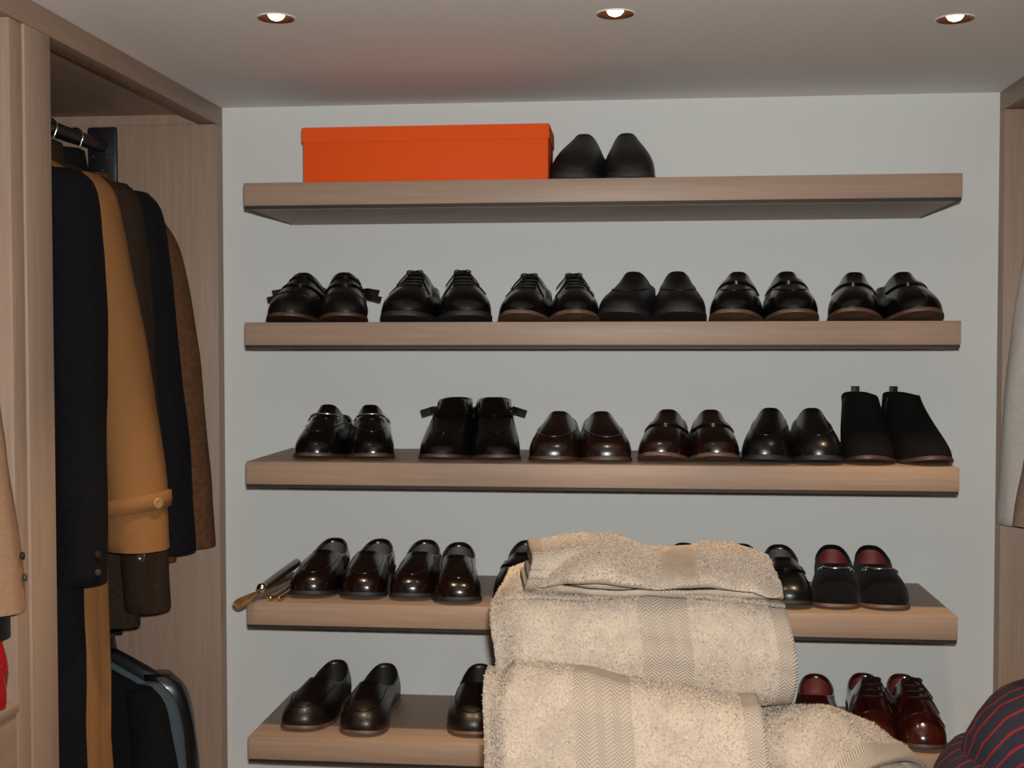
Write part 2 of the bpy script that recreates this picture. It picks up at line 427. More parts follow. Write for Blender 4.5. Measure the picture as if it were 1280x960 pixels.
# ------------------------------------------------------------------ garments
def noise3(p, s, seed=0.0): return noise.noise(Vector((p[0] * s + seed, p[1] * s - seed * 0.7, p[2] * s + seed * 1.3)))
def hanger(x, y, z_rail, label, wood_col='hanger_wood', r_rail=0.0145, half=0.175):
    t = thing('clothes_hanger', label, 'hanger', (x, y, z_rail), group='clothes hangers on the rails')
    pts = []
    R = r_rail + 0.0035
    for i in range(15):
        a = math.radians(-35 + i * 17)
        pts.append(Vector((math.cos(a) * R, 0, math.sin(a) * R)))
    pts = pts[::-1]
    pts += [Vector((0.012, 0, -0.028)), Vector((0.0, 0, -0.04)), Vector((0, 0, -0.075))]
    pts = pts if True else pts
    # hook: over the rail, down to the neck
    hook = [Vector((math.cos(math.radians(a)) * R, 0, math.sin(math.radians(a)) * R)) for a in range(200, -40, -15)]
    hook += [Vector((0.010, 0, -0.022)), Vector((0.002, 0, -0.034)), Vector((0, 0, -0.048)), Vector((0, 0, -0.082))]
    tube('hook', hook, 0.0019, 'chrome', t, 8)
    arm = [Vector((-half, 0, -0.172)), Vector((-half * 0.6, 0, -0.132)), Vector((-0.04, 0, -0.094)), Vector((0, 0, -0.086)),
           Vector((0.04, 0, -0.094)), Vector((half * 0.6, 0, -0.132)), Vector((half, 0, -0.172))]
    tube('shoulder_bar', arm, [(0.006, 0.009), (0.008, 0.014), (0.007, 0.013), (0.007, 0.012), (0.007, 0.013), (0.008, 0.014), (0.006, 0.009)], wood_col, t, 10)
    return t
def coat(name, label, cat, cx, y, z_top, mat, hw=0.20, drop=0.055, hem=0.9, thick=0.045, flare=0.02, sleeve=None, sleeve2=None, seed=1.0, slit=False,
         collar=True, buttons=None, group=None, button_mat='button_horn', cuff=None, lapel=True, drop_z=None):
    """a garment on a hanger: cx,y rail position, z_top neck height; shoulders spread along x; sleeve = list of (dx,dy,z,rx,ry)"""
    t = thing(name, label, cat, (cx, y, hem), group=group)
    z0 = z_top
    rows = []
    zs = [z0, z0 - 0.006, z0 - 0.018, z0 - drop * 0.6, z0 - drop, z0 - drop - 0.02, z0 - drop - 0.05, z0 - drop - 0.10]
    nlow = 22
    zl = z0 - drop - 0.10
    zs += [zl + (hem - zl) * (i + 1) / nlow for i in range(nlow)]
    vs, fs = [], []; n = 48
    for r, z in enumerate(zs):
        f = (z0 - z)
        if f <= drop: hx = 0.055 + (hw - 0.055) * (f / drop) ** 0.85
        else: hx = hw + flare * min(1, (f - drop) / max(0.1, (z0 - hem)))
        hy = thick * min(1.0, 0.45 + 0.55 * (f / (drop + 0.06))) if f < drop + 0.06 else thick * (1 + 0.15 * (f / (z0 - hem)))
        for k in range(n):
            a = 2 * PI * k / n
            ca, sa = math.cos(a), math.sin(a)
            x = hx * math.copysign(abs(ca) ** 0.75, ca); yy = hy * math.copysign(abs(sa) ** 0.8, sa)
            amp = 0.014 * min(1, max(0, f - drop) / 0.5)
            d = amp * noise.noise(Vector((a * 2.2 + seed * 3, z * 0.9, seed))) + 0.004 * noise3((x, yy, z), 9, seed) * min(1, f / 0.08)
            vs.append(Vector((x + d * ca, yy + d * sa * 1.4, z - hem)))
    R = len(zs)
    for r in range(R - 1):
        for k in range(n):
            k2 = (k + 1) % n
            fs.append((r * n + k, r * n + k2, (r + 1) * n + k2, (r + 1) * n + k))
    fs.append(tuple(range(n)))
    # hem turned in
    base = len(vs)
    for k in range(n):
        v = vs[(R - 1) * n + k]; vs.append(Vector((v.x * 0.93, v.y * 0.7, v.z + 0.004)))
    top2 = len(vs)
    for k in range(n):
        v = vs[base + k]; vs.append(Vector((v.x, v.y, v.z + 0.12)))
    for k in range(n):
        k2 = (k + 1) % n
        fs.append(((R - 1) * n + k, (R - 1) * n + k2, base + k2, base + k)); fs.append((base + k, base + k2, top2 + k2, top2 + k))
    fs.append(tuple(top2 + k for k in range(n)))
    mesh_obj('body', vs, fs, mat, t, sharp=70)
    def mk_sleeve(sl, sgn):
        path = []; rad = []
        m = 26
        pts = [(Vector((sgn * a, b, z - hem)), rx, ry) for a, b, z, rx, ry in sl]
        segs = len(pts) - 1
        for i in range(m + 1):
            u = i / m * segs; k = min(int(u), segs - 1); fr = u - k
            p0, p1, p2, p3 = pts[max(k - 1, 0)], pts[k], pts[k + 1], pts[min(k + 2, segs)]
            def cr(a, b, c, d): return 0.5 * ((2 * b) + (-a + c) * fr + (2 * a - 5 * b + 4 * c - d) * fr ** 2 + (-a + 3 * b - 3 * c + d) * fr ** 3)
            path.append(cr(p0[0], p1[0], p2[0], p3[0])); rad.append((cr(p0[1], p1[1], p2[1], p3[1]), cr(p0[2], p1[2], p2[2], p3[2])))
        # end: turn the cuff in
        e = (path[-1] - path[-2]).normalized()
        path += [path[-1] + e * 0.001, path[-1] - e * 0.05]; rad += [(rad[-1][0] * 0.88, rad[-1][1] * 0.88), (rad[-1][0] * 0.85, rad[-1][1] * 0.85)]
        sides = 28; svs, sfs = [], []
        for i, (p, (rx, ry)) in enumerate(zip(path, rad)):
            for k in range(sides):
                a = 2 * PI * k / sides
                q = Vector((rx * math.cos(a), ry * math.sin(a), 0))
                fold = 0.10 * noise.noise(Vector((a * 1.3 + seed, p.z * 5, seed * 2 + sgn))) + 0.05 * noise.noise(Vector((a * 3, p.z * 14, seed)))
                svs.append(p + q * (1 + fold))
        for i in range(len(path) - 1):
            for k in range(sides):
                k2 = (k + 1) % sides
                sfs.append((i * sides + k, i * sides + k2, (i + 1) * sides + k2, (i + 1) * sides + k))
        sfs.append(tuple(range(sides))); sfs.append(tuple((len(path) - 1) * sides + k for k in range(sides)))
        so = mesh_obj('sleeve', svs, sfs, mat, t, sharp=80)
        return so, path, rad
    out = None
    if sleeve:
        out = mk_sleeve(sleeve, 1)
        mk_sleeve(sleeve2 or sleeve, -1)
    if collar:
        pts = []
        for i in range(17):
            a = math.radians(-60 + 300 * i / 16)
            pts.append(Vector((0.062 * math.cos(a), 0.034 * math.sin(a), z0 - hem + 0.012)))
        vs2, fs2 = [], []
        for i, p in enumerate(pts):
            o = Vector((p.x, p.y, 0)).normalized()
            for a, dz in ((0.0, -0.02), (0.004, 0.018), (0.012, 0.014), (0.020, -0.030), (0.014, -0.032), (0.005, 0.006)):
                vs2.append(p + o * a + Vector((0, 0, dz)))
        for i in range(len(pts) - 1):
            for k in range(6):
                k2 = (k + 1) % 6
                fs2.append((i * 6 + k, i * 6 + k2, i * 6 + 6 + k2, i * 6 + 6 + k))
        fs2.append(tuple(range(6))); fs2.append(tuple((len(pts) - 1) * 6 + k for k in range(6)))
        mesh_obj('collar', vs2, fs2, mat, t)
    if buttons and out:
        so, path, rad = out
        for (zz, ang, r) in buttons:
            i = min(range(26), key=lambda j: abs(path[j].z + hem - zz))
            a = math.radians(ang); rx, ry = rad[i]
            p = path[i] + Vector((rx * math.cos(a), ry * math.sin(a), 0)) * 1.05
            nrm = Vector((math.cos(a), math.sin(a), 0))
            bvs, bfs = lathe_data([(0.0001, 0.0015), (r * 0.35, 0.0018), (r * 0.7, 0.003), (r * 0.95, 0.002), (r, 0.0), (r * 0.8, -0.003), (0.0001, -0.003)], 16)
            mrot = nrm.to_track_quat('Z', 'Y').to_matrix()
            mesh_obj('button', [p + mrot @ v for v in bvs], bfs, button_mat, so)
    if cuff and out:
        so, path, rad = out
        zz = cuff; i = min(range(26), key=lambda j: abs(path[j].z + hem - zz))
        # turned strap round the wrist
        loop = []
        sides = 36
        svs, sfs = [], []
        for k in range(sides):
            a = 2 * PI * k / sides
            rx, ry = rad[i]
            fold = 0.10 * noise.noise(Vector((a * 1.3 + seed, path[i].z * 5, seed * 2 + 1)))
            c = path[i]
            for rr, dz in ((0.98, -0.016), (1.10, -0.015), (1.12, 0.0), (1.10, 0.015), (0.98, 0.016)):
                tilt = 0.010 * math.cos(a)
                svs.append(c + Vector((rx * math.cos(a) * rr * (1 + fold), ry * math.sin(a) * rr * (1 + fold), dz + tilt)))
        for k in range(sides):
            k2 = (k + 1) % sides
            for j in range(4): sfs.append((k * 5 + j, k2 * 5 + j, k2 * 5 + j + 1, k * 5 + j + 1))
        st = mesh_obj('cuff_strap', svs, sfs, mat, so)
        a = math.radians(-30); rx, ry = rad[i]
        nrm = Vector((math.cos(a), math.sin(a), 0)); p = path[i] + Vector((rx * math.cos(a), ry * math.sin(a), 0)) * 1.16 + Vector((0, 0, 0.006))
        bvs, bfs = lathe_data([(0.0001, 0.0015), (0.004, 0.0018), (0.008, 0.003), (0.0105, 0.002), (0.011, 0.0), (0.008, -0.003), (0.0001, -0.003)], 16)
        mrot = nrm.to_track_quat('Z', 'Y').to_matrix()
        mesh_obj('button', [p + mrot @ v for v in bvs], bfs, button_mat, st)
    return t
RX = -1.1208
# name, label, y, mat, hw, hem, sleeve...   sleeve points: dx from rail, dy, z, rx, ry
coat('overcoat', 'long navy wool overcoat hanging nearest the wooden post in the left wardrobe', 'coat', RX, -0.635, 2.062, 'wool_navy', 0.205, 0.075, 0.50, 0.048, 0.01,
     [(0.185, 0, 2.0, 0.030, 0.045), (0.200, 0, 1.95, 0.046, 0.055), (0.208, 0.0, 1.75, 0.050, 0.055), (0.212, -0.005, 1.5, 0.048, 0.052), (0.215, -0.01, 1.262, 0.047, 0.05)],
     seed=1.2, buttons=[(1.335, -28, 0.006), (1.315, -28, 0.006), (1.295, -28, 0.006)])
coat('overcoat', 'long camel wool overcoat with buttoned cuff strap in the left wardrobe', 'coat', RX, -0.515, 2.062, 'wool_camel', 0.200, 0.080, 0.50, 0.048, 0.01,
     [(0.165, 0, 2.01, 0.030, 0.045), (0.180, 0, 1.955, 0.052, 0.058), (0.212, 0.0, 1.75, 0.060, 0.062), (0.250, -0.005, 1.52, 0.062, 0.062), (0.275, -0.01, 1.305, 0.058, 0.060)],
     seed=2.7, cuff=1.405, button_mat='button_tan')
coat('jacket', 'dark olive brown jacket squeezed behind the camel overcoat', 'coat', RX, -0.405, 2.062, 'wool_olive', 0.20, 0.075, 1.13, 0.045, 0.03,
     [(0.175, 0, 2.005, 0.030, 0.045), (0.190, 0, 1.955, 0.045, 0.052), (0.205, 0.0, 1.75, 0.050, 0.054), (0.228, -0.005, 1.45, 0.048, 0.05), (0.245, -0.005, 1.165, 0.045, 0.048)],
     seed=4.1, buttons=[(1.275, -75, 0.010)])
coat('jacket', 'black wool jacket hanging between the olive jacket and the brown one', 'coat', RX, -0.305, 2.062, 'wool_black', 0.205, 0.085, 1.20, 0.045, 0.02,
     [(0.175, 0, 2.0, 0.030, 0.045), (0.192, 0, 1.945, 0.046, 0.054), (0.212, 0.0, 1.75, 0.052, 0.056), (0.235, 0, 1.5, 0.052, 0.054), (0.252, 0, 1.262, 0.050, 0.052)], seed=5.6)
coat('jacket', 'brown suede jacket hanging last, closest to the shoe shelves', 'coat', RX, -0.185, 2.03, 'suede_brown', 0.20, 0.11, 1.22, 0.045, 0.02,
     [(0.165, 0, 1.95, 0.030, 0.045), (0.185, 0, 1.885, 0.044, 0.052), (0.215, 0.0, 1.7, 0.050, 0.055), (0.238, 0, 1.48, 0.050, 0.054), (0.258, 0, 1.255, 0.046, 0.05)], seed=7.3)
for y, lb in ((-0.635, 'wooden hanger inside the navy overcoat'), (-0.515, 'wooden hanger inside the camel overcoat'), (-0.405, 'wooden hanger inside the olive jacket, its hook over the rail'),
              (-0.305, 'wooden hanger inside the black wool jacket'), (-0.185, 'orange brown wooden hanger inside the brown suede jacket')):
    hanger(RX, y, 2.137, lb)
# lower rail
coat('jacket', 'black jacket on the lower rail, nearest the camera there', 'coat', RX, -0.290, 1.034, 'wool_black', 0.203, 0.075, 0.30, 0.030, 0.02,
     [(0.17, 0, 0.97, 0.03, 0.028), (0.188, 0, 0.92, 0.045, 0.034), (0.21, 0, 0.75, 0.050, 0.034), (0.24, 0, 0.35, 0.047, 0.034)], seed=8.2)
coat('shirt', 'pale blue denim shirt between two black jackets on the lower rail', 'shirt', RX, -0.240, 1.026, 'denim_blue', 0.20, 0.075, 0.32, 0.016, 0.02,
     [(0.17, 0, 0.968, 0.03, 0.014), (0.192, 0, 0.918, 0.043, 0.018), (0.215, 0, 0.75, 0.046, 0.018), (0.235, 0, 0.38, 0.045, 0.018)], seed=9.4)
coat('jacket', 'glossy black leather jacket on the lower rail, closest to the shelves', 'coat', RX, -0.188, 1.035, 'jacket_leather', 0.205, 0.075, 0.35, 0.032, 0.02,
     [(0.175, 0, 0.975, 0.03, 0.030), (0.195, 0, 0.925, 0.048, 0.036), (0.215, 0, 0.75, 0.052, 0.036), (0.245, 0, 0.40, 0.048, 0.036)], seed=10.9)
for y, lb in ((-0.29, 'wooden hanger inside the near black jacket on the lower rail'), (-0.24, 'wooden hanger inside the denim shirt'), (-0.188, 'wooden hanger inside the black leather jacket')):
    hanger(RX, y, 1.105, lb)
# near bay on the left
coat('jacket', 'tan cotton jacket at the left edge, in front of the wooden post', 'coat', RX, -1.055, 1.945, 'cotton_tan', 0.20, 0.08, 1.20, 0.045, 0.02,
     [(0.165, 0, 1.88, 0.03, 0.045), (0.185, 0, 1.83, 0.045, 0.052), (0.215, 0.0, 1.70, 0.050, 0.056), (0.245, 0.0, 1.5, 0.052, 0.054), (0.268, 0.0, 1.300, 0.050, 0.052)],
     seed=12.4, buttons=[(1.39, 20, 0.006), (1.372, 20, 0.006), (1.354, 20, 0.006)])
hanger(RX, -1.055, 2.02, 'wooden hanger inside the tan jacket')
# right wardrobe
coat('shirt', 'pale cotton shirt with long sleeve hanging in the right wardrobe', 'shirt', 1.1208, -0.115, 2.05, 'cotton_white', 0.19, 0.085, 1.36, 0.035, 0.0,
     [(0.165, 0, 1.98, 0.03, 0.035), (0.185, 0, 1.93, 0.042, 0.040), (0.222, 0, 1.70, 0.044, 0.042), (0.238, 0, 1.50, 0.042, 0.040), (0.246, 0, 1.315, 0.040, 0.038)], seed=14.0)
coat('jacket', 'taupe jacket hanging in front of the pale shirt in the right wardrobe', 'coat', 1.1208, -0.205, 2.05, 'cotton_taupe', 0.19, 0.085, 1.30, 0.035, 0.0,
     [(0.165, 0, 1.98, 0.03, 0.035), (0.175, 0, 1.93, 0.042, 0.040), (0.19, 0, 1.70, 0.044, 0.042), (0.21, 0, 1.50, 0.044, 0.042), (0.240, 0, 1.325, 0.044, 0.040)], seed=15.0)
for y, lb in ((-0.115, 'wooden hanger inside the pale shirt'), (-0.205, 'wooden hanger inside the taupe jacket')):
    hanger(1.1208, y, 2.137, lb)

# ------------------------------------------------------------------ near bay: drawers and umbrella
t = thing('drawer_unit', 'pale oak drawer unit at the left edge, under the tan jacket', 'drawers', (-1.17, -1.5, 0))
box('carcass', -0.30, 0.292, -0.545, 0.535, 0.0, 1.125, 'oak_z', t, 0.001)
for k in range(4):
    d = box('drawer', 0.293, 0.311, -0.54, 0.532, 0.03 + k * 0.277, 0.03 + k * 0.277 + 0.270, 'oak_y', t, 0.0015)
    box('handle', 0.3105, 0.322, -0.10, 0.10, 0.03 + k * 0.277 + 0.20, 0.03 + k * 0.277 + 0.212, 'chrome', d, 0.002)
box('top', -0.302, 0.314, -0.545, 0.535, 1.1255, 1.140, 'oak_y', t, 0.0015)
def umbrella(x, y, z):
    t = thing('umbrella', 'folded glossy red umbrella with black handle standing on the drawer unit', 'umbrella', (x, y, z))
    n, m = 30, 28; vs, fs = [], []
    H = 0.105
    for i in range(n):
        u = i / (n - 1); r = 0.011 + 0.006 * math.sin(PI * min(1, u * 0.9 + 0.1))
        for k in range(m):
            a = 2 * PI * k / m
            rr = r * (1 + 0.16 * math.sin(5 * a + u * 9))
            vs.append(Vector((rr * math.cos(a), rr * math.sin(a), 0.001 + u * H)))
    for i in range(n - 1):
        for k in range(m):
            k2 = (k + 1) % m; fs.append((i * m + k, i * m + k2, (i + 1) * m + k2, (i + 1) * m + k))
    fs.append(tuple(range(m))); fs.append(tuple((n - 1) * m + k for k in range(m)))
    mesh_obj('canopy', vs, fs, 'glossy_red', t)
    tube('canopy_strap', [(0.017 * math.cos(a), 0.017 * math.sin(a), 0.06 + 0.004 * math.sin(a)) for a in [2 * PI * k / 20 for k in range(21)]], 0.0025, 'glossy_red', t, 6)
    bm_obj('handle', box_bm(-0.019, 0.019, -0.017, 0.017, H + 0.0005, H + 0.052, 0.004), 'rail_black', t, True, 40)
umbrella(-0.873, -1.006, 1.140)

# ------------------------------------------------------------------ orange box
t = thing('shoe_box', 'long orange cardboard box with lid on the top shelf', 'box', (-0.340, -0.215, SHZ[0]))
box('body', -0.249, 0.249, -0.075, 0.075, 0.0002, 0.112, 'orange_card', t, 0.0008)
def lid():
    vs, fs = [], []
    o = (0.2515, 0.0775); i = (0.2497, 0.0757)
    for z, (a, c) in ((0.086, o), (0.1155, o), (0.086, i), (0.1135, i)):
        vs += [Vector((-a, -c, z)), Vector((a, -c, z)), Vector((a, c, z)), Vector((-a, c, z))]
    for k in range(4):
        k2 = (k + 1) % 4
        fs += [(k, k2, 4 + k2, 4 + k), (8 + k, 12 + k, 12 + k2, 8 + k2), (k, 8 + k, 8 + k2, k2)]
    fs += [(4, 5, 6, 7), (15, 14, 13, 12)]
    return mesh_obj('lid', vs, fs, 'orange_card', t, smooth=False)
lid()

# ------------------------------------------------------------------ shoes
SHOE_DEF = dict(L=0.285, B=0.0475, p=2.4, heelw=0.034, spring=0.012, hh=0.020, ts=0.006, s_th=0.40, s_b=0.985, z_th=0.088, z_side=0.056, z_back=0.072,
                wt=0.029, toe_h=0.040, tang=(0.060, 0.016), welt=0.0025, upper='black_leather', sole='sole_black', lining='lining_black', puff=0.0,
                seam=None, strap=None, bit=False, laces=0, monk=0, jodhpur=False, chelsea=False, toecap=False, vamp_w=1.0, keeper=False)
class Shoe:
    def __init__(s, side, **kw):
        s.__dict__.update(SHOE_DEF); s.__dict__.update(kw); s.side = side
        s.B *= 1.06; s.heelw *= 1.07; s.wt *= 1.28
        for k in ('z_th', 'z_side', 'z_back'): setattr(s, k, getattr(s, k) * 1.07)
        s.toe_h *= 0.93
    def hw(s, u):
        B = lerp_table([(0.0, s.B * 0.93), (0.28, s.B), (0.40, s.B * 0.93), (0.60, s.heelw * 1.02), (0.78, s.heelw), (1.0, s.heelw)], u)
        e = 1.0
        if u < 0.20: e = max(0.0, 1 - (1 - u / 0.20) ** s.p) ** (1 / s.p)
        elif u > 0.87: e = max(0.0, 1 - ((u - 0.87) / 0.13) ** 2.2) ** (1 / 2.2)
        return B * e
    def cx(s, u):
        return s.side * (0.007 * max(0, 1 - u / 0.35) ** 1.6 - 0.004 * math.sin(PI * min(1, max(0, (u - 0.2) / 0.6))))
    def zb(s, u):
        if u < 0.27: return s.spring * ((0.27 - u) / 0.27) ** 1.7
        if u < 0.42: return 0.0
        k = min(1, (u - 0.42) / 0.27); return s.hh * k * k * (3 - 2 * k)
    def outline(s, th, off=0.0):
        u = 0.5 - 0.5 * math.cos(abs(th)); sg = 1 if th >= 0 else -1
        x = s.cx(u) + sg * (s.hw(u) + (off if 0 < u < 1 else 0) * min(1, math.sin(abs(th)) * 3))
        y = (u - 0.5) * s.L - off * math.cos(th)
        return u, x, y
    def P(s, th, v):
        u, x, y = s.outline(th)
        sg = 1 if th >= 0 else -1
        c = math.cos(th); sn = math.sin(abs(th))
        z0 = s.zb(u) + s.ts
        P0 = Vector((x, y, z0))
        g = 0.5 - 0.5 * c
        ut = s.s_th + (s.s_b - s.s_th) * g
        wt = s.wt * (1.0 - 0.10 * c)
        zt = s.z_th - (s.z_th - s.z_side) * sn ** 2.5 if c > 0 else s.z_side + (s.z_back - s.z_side) * (1 - sn ** 2.0)
        P3 = Vector((s.cx(ut) * 0.6 + sg * wt * sn ** 0.75, (ut - 0.5) * s.L, zt))
        front = max(0.0, c)
        fw = front ** 1.3
        wall = s.toe_h * fw + (1 - fw) * 0.030
        outw = Vector((sg * sn, -c, 0))
        P1 = P0 + Vector((0, 0, wall)) + outw * (0.004 + s.puff)
        d_front = Vector(((x - P3.x) * 0.55, -s.tang[0], -s.tang[1]))
        d_side = Vector(((x - P3.x) * 0.55 , -0.002 * c, -0.020))
        P2 = P3 + d_front * fw + d_side * (1 - fw)
        a = 1 - v
        return P0 * a ** 3 + P1 * (3 * a * a * v) + P2 * (3 * a * v * v) + P3 * v ** 3
    def nrm(s, th, v):
        e = 0.02
        a = s.P(th + e, v) - s.P(th - e, v); b = s.P(th, min(1, v + e)) - s.P(th, max(0, v - e))
        n = a.cross(b)
        if n.length < 1e-9: return Vector((0, 0, 1))
        n.normalize()
        q = s.P(th, v) - Vector((0, 0.02, 0.02))
        return n if n.dot(q - Vector((0, 0, 0))) > 0 else -n
def build_shoe(name, side, label, group, loc, rz, **kw):
    s = Shoe(side, **kw)
    t = thing(name, label, 'shoe', loc, rz, group)
    n, K = 56, 12
    ths = [-PI + 2 * PI * k / n for k in range(n)]
    vs, fs = [], []
    for j in range(K + 1):
        v = j / K
        for th in ths: vs.append(s.P(th, v))
    for j in range(K):
        for k in range(n):
            k2 = (k + 1) % n; fs.append((j * n + k, j * n + k2, (j + 1) * n + k2, (j + 1) * n + k))
    # rolled collar edge
    cen = Vector((0, ((s.s_th + s.s_b) / 2 - 0.5) * s.L, 0))
    def ring(fx, dz, base=None):
        k0 = len(vs)
        for th in ths:
            p = s.P(th, 1.0); q = Vector((cen.x + (p.x - cen.x) * fx, cen.y + (p.y - cen.y) * (fx * 0.5 + 0.5 if fx < 1 else fx), p.z + dz)); vs.append(q)
        return k0
    ks = [K * n, ring(0.97, 0.0016), ring(0.90, 0.0004), ring(0.88, -0.008)]
    for a, c in zip(ks, ks[1:]):
        for k in range(n):
            k2 = (k + 1) % n; fs.append((a + k, a + k2, c + k2, c + k))
    up = mesh_obj('upper', vs, fs, s.upper, t)
    # lining and insole
    lv, lf = [], []
    for fx, top, fr in ((0.90, 1, 0.0), (0.90, 1, 0.35), (0.92, 1, 0.75), (0.88, 1, 1.0)):
        for th in ths:
            p = s.P(th, 1.0)
            g = 0.5 - 0.5 * math.cos(th); ut = s.s_th + (s.s_b - s.s_th) * g
            zin = s.zb(ut) + s.ts + 0.006
            lv.append(Vector((cen.x + (p.x - cen.x) * fx, cen.y + (p.y - cen.y) * (fx * 0.5 + 0.5), (p.z - 0.002) * (1 - fr) + zin * fr)))
    for j in range(3):
        for k in range(n):
            k2 = (k + 1) % n; lf.append((j * n + k, j * n + k2, (j + 1) * n + k2, (j + 1) * n + k))
    c0 = len(lv); 
    lf.append(tuple(3 * n + k for k in range(n)))
    mesh_obj('lining', lv, lf, s.lining, t)
    # sole
    sv, sf = [], []
    def sring(off, top):
        k0 = len(sv)
        for th in ths:
            u, x, y = s.outline(th, off); sv.append(Vector((x, y, s.zb(u) + (s.ts + 0.0012 if top == 2 else s.ts - 0.0008 if top else 0.0))))
        return k0
    r = [sring(-0.004, 2), sring(s.welt * 0.6, 2), sring(s.welt, 1), sring(s.welt, 0), sring(-0.004, 0)]
    for a, c in zip(r, r[1:]):
        for k in range(n):
            k2 = (k + 1) % n; sf.append((a + k, a + k2, c + k2, c + k))
    for base in (r[0], r[-1]):
        for k in range(n // 2):                     # strips across the sole
            a, c = base + k, base + k + 1
            d, e = base + (n - k) % n, base + (n - k - 1) % n
            f = tuple(dict.fromkeys((a, c, e, d)))
            if len(f) >= 3: sf.append(f)
    so = mesh_obj('sole', sv, sf, s.sole, t, sharp=50)
    # heel block
    if s.hh > 0.006:
        hv, hf = [], []
        us = [0.71 + 0.29 * (0.5 - 0.5 * math.cos(PI * i / 16)) for i in range(17)]
        pts = []
        for u in us: pts.append((s.cx(u) + s.hw(min(u, 0.9999)) + (0.0015 if u < 0.99 else 0), (u - 0.5) * s.L + (0.0015 if u > .95 else 0), u))
        for u in us[::-1][1:]: pts.append((s.cx(u) - s.hw(min(u, 0.9999)) - (0.0015 if u < 0.99 else 0), (u - 0.5) * s.L + (0.0015 if u > .95 else 0), u))
        m = len(pts)
        for zf in (0, 1):
            for x, y, u in pts: hv.append(Vector((x * (0.97 if zf == 0 else 1), y, 0.0002 if zf == 0 else s.zb(u))))
        for k in range(m): k2 = (k + 1) % m; hf.append((k, k2, m + k2, m + k))
        hf.append(tuple(range(m))); hf.append(tuple(m + k for k in range(m)))
        mesh_obj('heel', hv, hf, 'sole_black', t, sharp=40)
    def path(f, a, c, m=20, lift=0.001):
        out, nn = [], []
        for i in range(m + 1):
            q = a + (c - a) * i / m; th, v = f(q); nr = s.nrm(th, v); out.append(s.P(th, v) + nr * lift); nn.append(nr)
        return out, nn
    def strap_ribbon(nm, v, a, w, mat, tail=0.0, m=22, parent=t, lift=0.0008, thick=0.0028, taildir=None):
        pts, nn = path(lambda q: (q, v(q) if callable(v) else v), -a, a, m, lift)
        if tail:
            sgn = s.side
            e = pts[-1] if sgn > 0 else pts[0]
            en = nn[-1] if sgn > 0 else nn[0]
            d = taildir or Vector((sgn * 0.95, 0.05, -0.22)).normalized()
            ext = [e + d * (tail * (i + 1) / 4) for i in range(4)]
            if sgn > 0: pts += ext; nn += [Vector((0.15, -1, 0.25)).normalized()] * 4
            else: pts = ext[::-1] + pts; nn = [Vector((-0.15, -1, 0.25)).normalized()] * 4 + nn
        wd = []
        for i in range(len(pts)):
            tt = (pts[min(i + 1, len(pts) - 1)] - pts[max(i - 1, 0)]).normalized()
            wd.append(nn[i].cross(tt).normalized())
        rv, rf = ribbon_data(pts, nn, wd, w, thick)
        return mesh_obj(nm, rv, rf, mat, parent, True, sharp=40), pts, nn, wd
    if s.seam:
        v0, a = s.seam
        pts, nn = path(lambda q: (q * a, v0 + (0.97 - v0) * abs(q) ** 1.7), -1, 1, 34, 0.0004)
        tube('apron_seam', pts, 0.0014, s.upper, t, 6)
    if s.toecap:
        pts, nn = path(lambda q: (q * 1.15, 0.50 - 0.36 * abs(q) ** 1.6), -1, 1, 24, 0.0003)
        tube('toe_cap_seam', pts, 0.0011, s.upper, t, 6)
    if s.strap:
        v, a, w = s.strap
        strap_ribbon('saddle_strap', v, a, w, s.upper)
        if s.keeper:
            strap_ribbon('keeper_strap', v - 0.01, 0.30, w * 0.45, s.upper, lift=0.0040, thick=0.002)
    if s.bit:
        v = 0.80
        pts, nn = path(lambda q: (q, v), -0.50, 0.50, 12, 0.0055)
        b = tube('snaffle_bit', pts, 0.0022, 'chrome', t, 8)
        for q in (-0.55, 0.55):
            c = s.P(q, v) + s.nrm(q, v) * 0.0045
            tv, tf = torus_data(0.0065, 0.0015, 18, 6); mr = s.nrm(q, v).to_track_quat('Z', 'Y').to_matrix()
            mesh_obj('bit_ring', [c + mr @ x for x in tv], tf, 'chrome', b)
    if s.laces:
        # facings either side of the lacing
        for sg in (-1, 1):
            pts, nn = path(lambda q: (sg * (0.30 + 0.42 * (1 - q) ** 1.5 * 0.6 + 0.1 * (1 - q)), 0.50 + 0.49 * q), 0, 1, 12, 0.0007)
            tube('facing', pts, 0.0016, s.upper, t, 6)
        for i in range(s.laces):
            v = 0.70 + 0.27 * i / max(1, s.laces - 1)
            pts, nn = path(lambda q: (q, v), -0.34, 0.34, 8, 0.002)
            tube('lace', pts, 0.0017, 'lace', t, 6)
        top = s.P(0, 0.97) + Vector((0, -0.003, 0.004))
        bow = []
        for sg in (-1, 1):
            loop = [top + Vector((sg * 0.017 * math.sin(PI * i / 12) * (1 if i < 7 else 0.9), -0.010 * math.sin(PI * i / 12), 0.004 * math.sin(2 * PI * i / 12) - 0.002 * math.sin(PI * i / 12))) for i in range(13)]
            bow.append(tube_data(loop, 0.0015, 6))
            endp = [top, top + Vector((sg * 0.012, -0.014, -0.001)), top + Vector((sg * 0.026, -0.030, -0.018)), top + Vector((sg * 0.034, -0.036, -0.030))]
            bow.append(tube_data(endp, 0.0014, 6))
        bow.append(tube_data([top + Vector((-0.004, 0, 0)), top + Vector((0.004, 0, 0.001))], 0.003, 6))
        bv, bf = join_data(bow); mesh_obj('bow', bv, bf, 'lace', t)
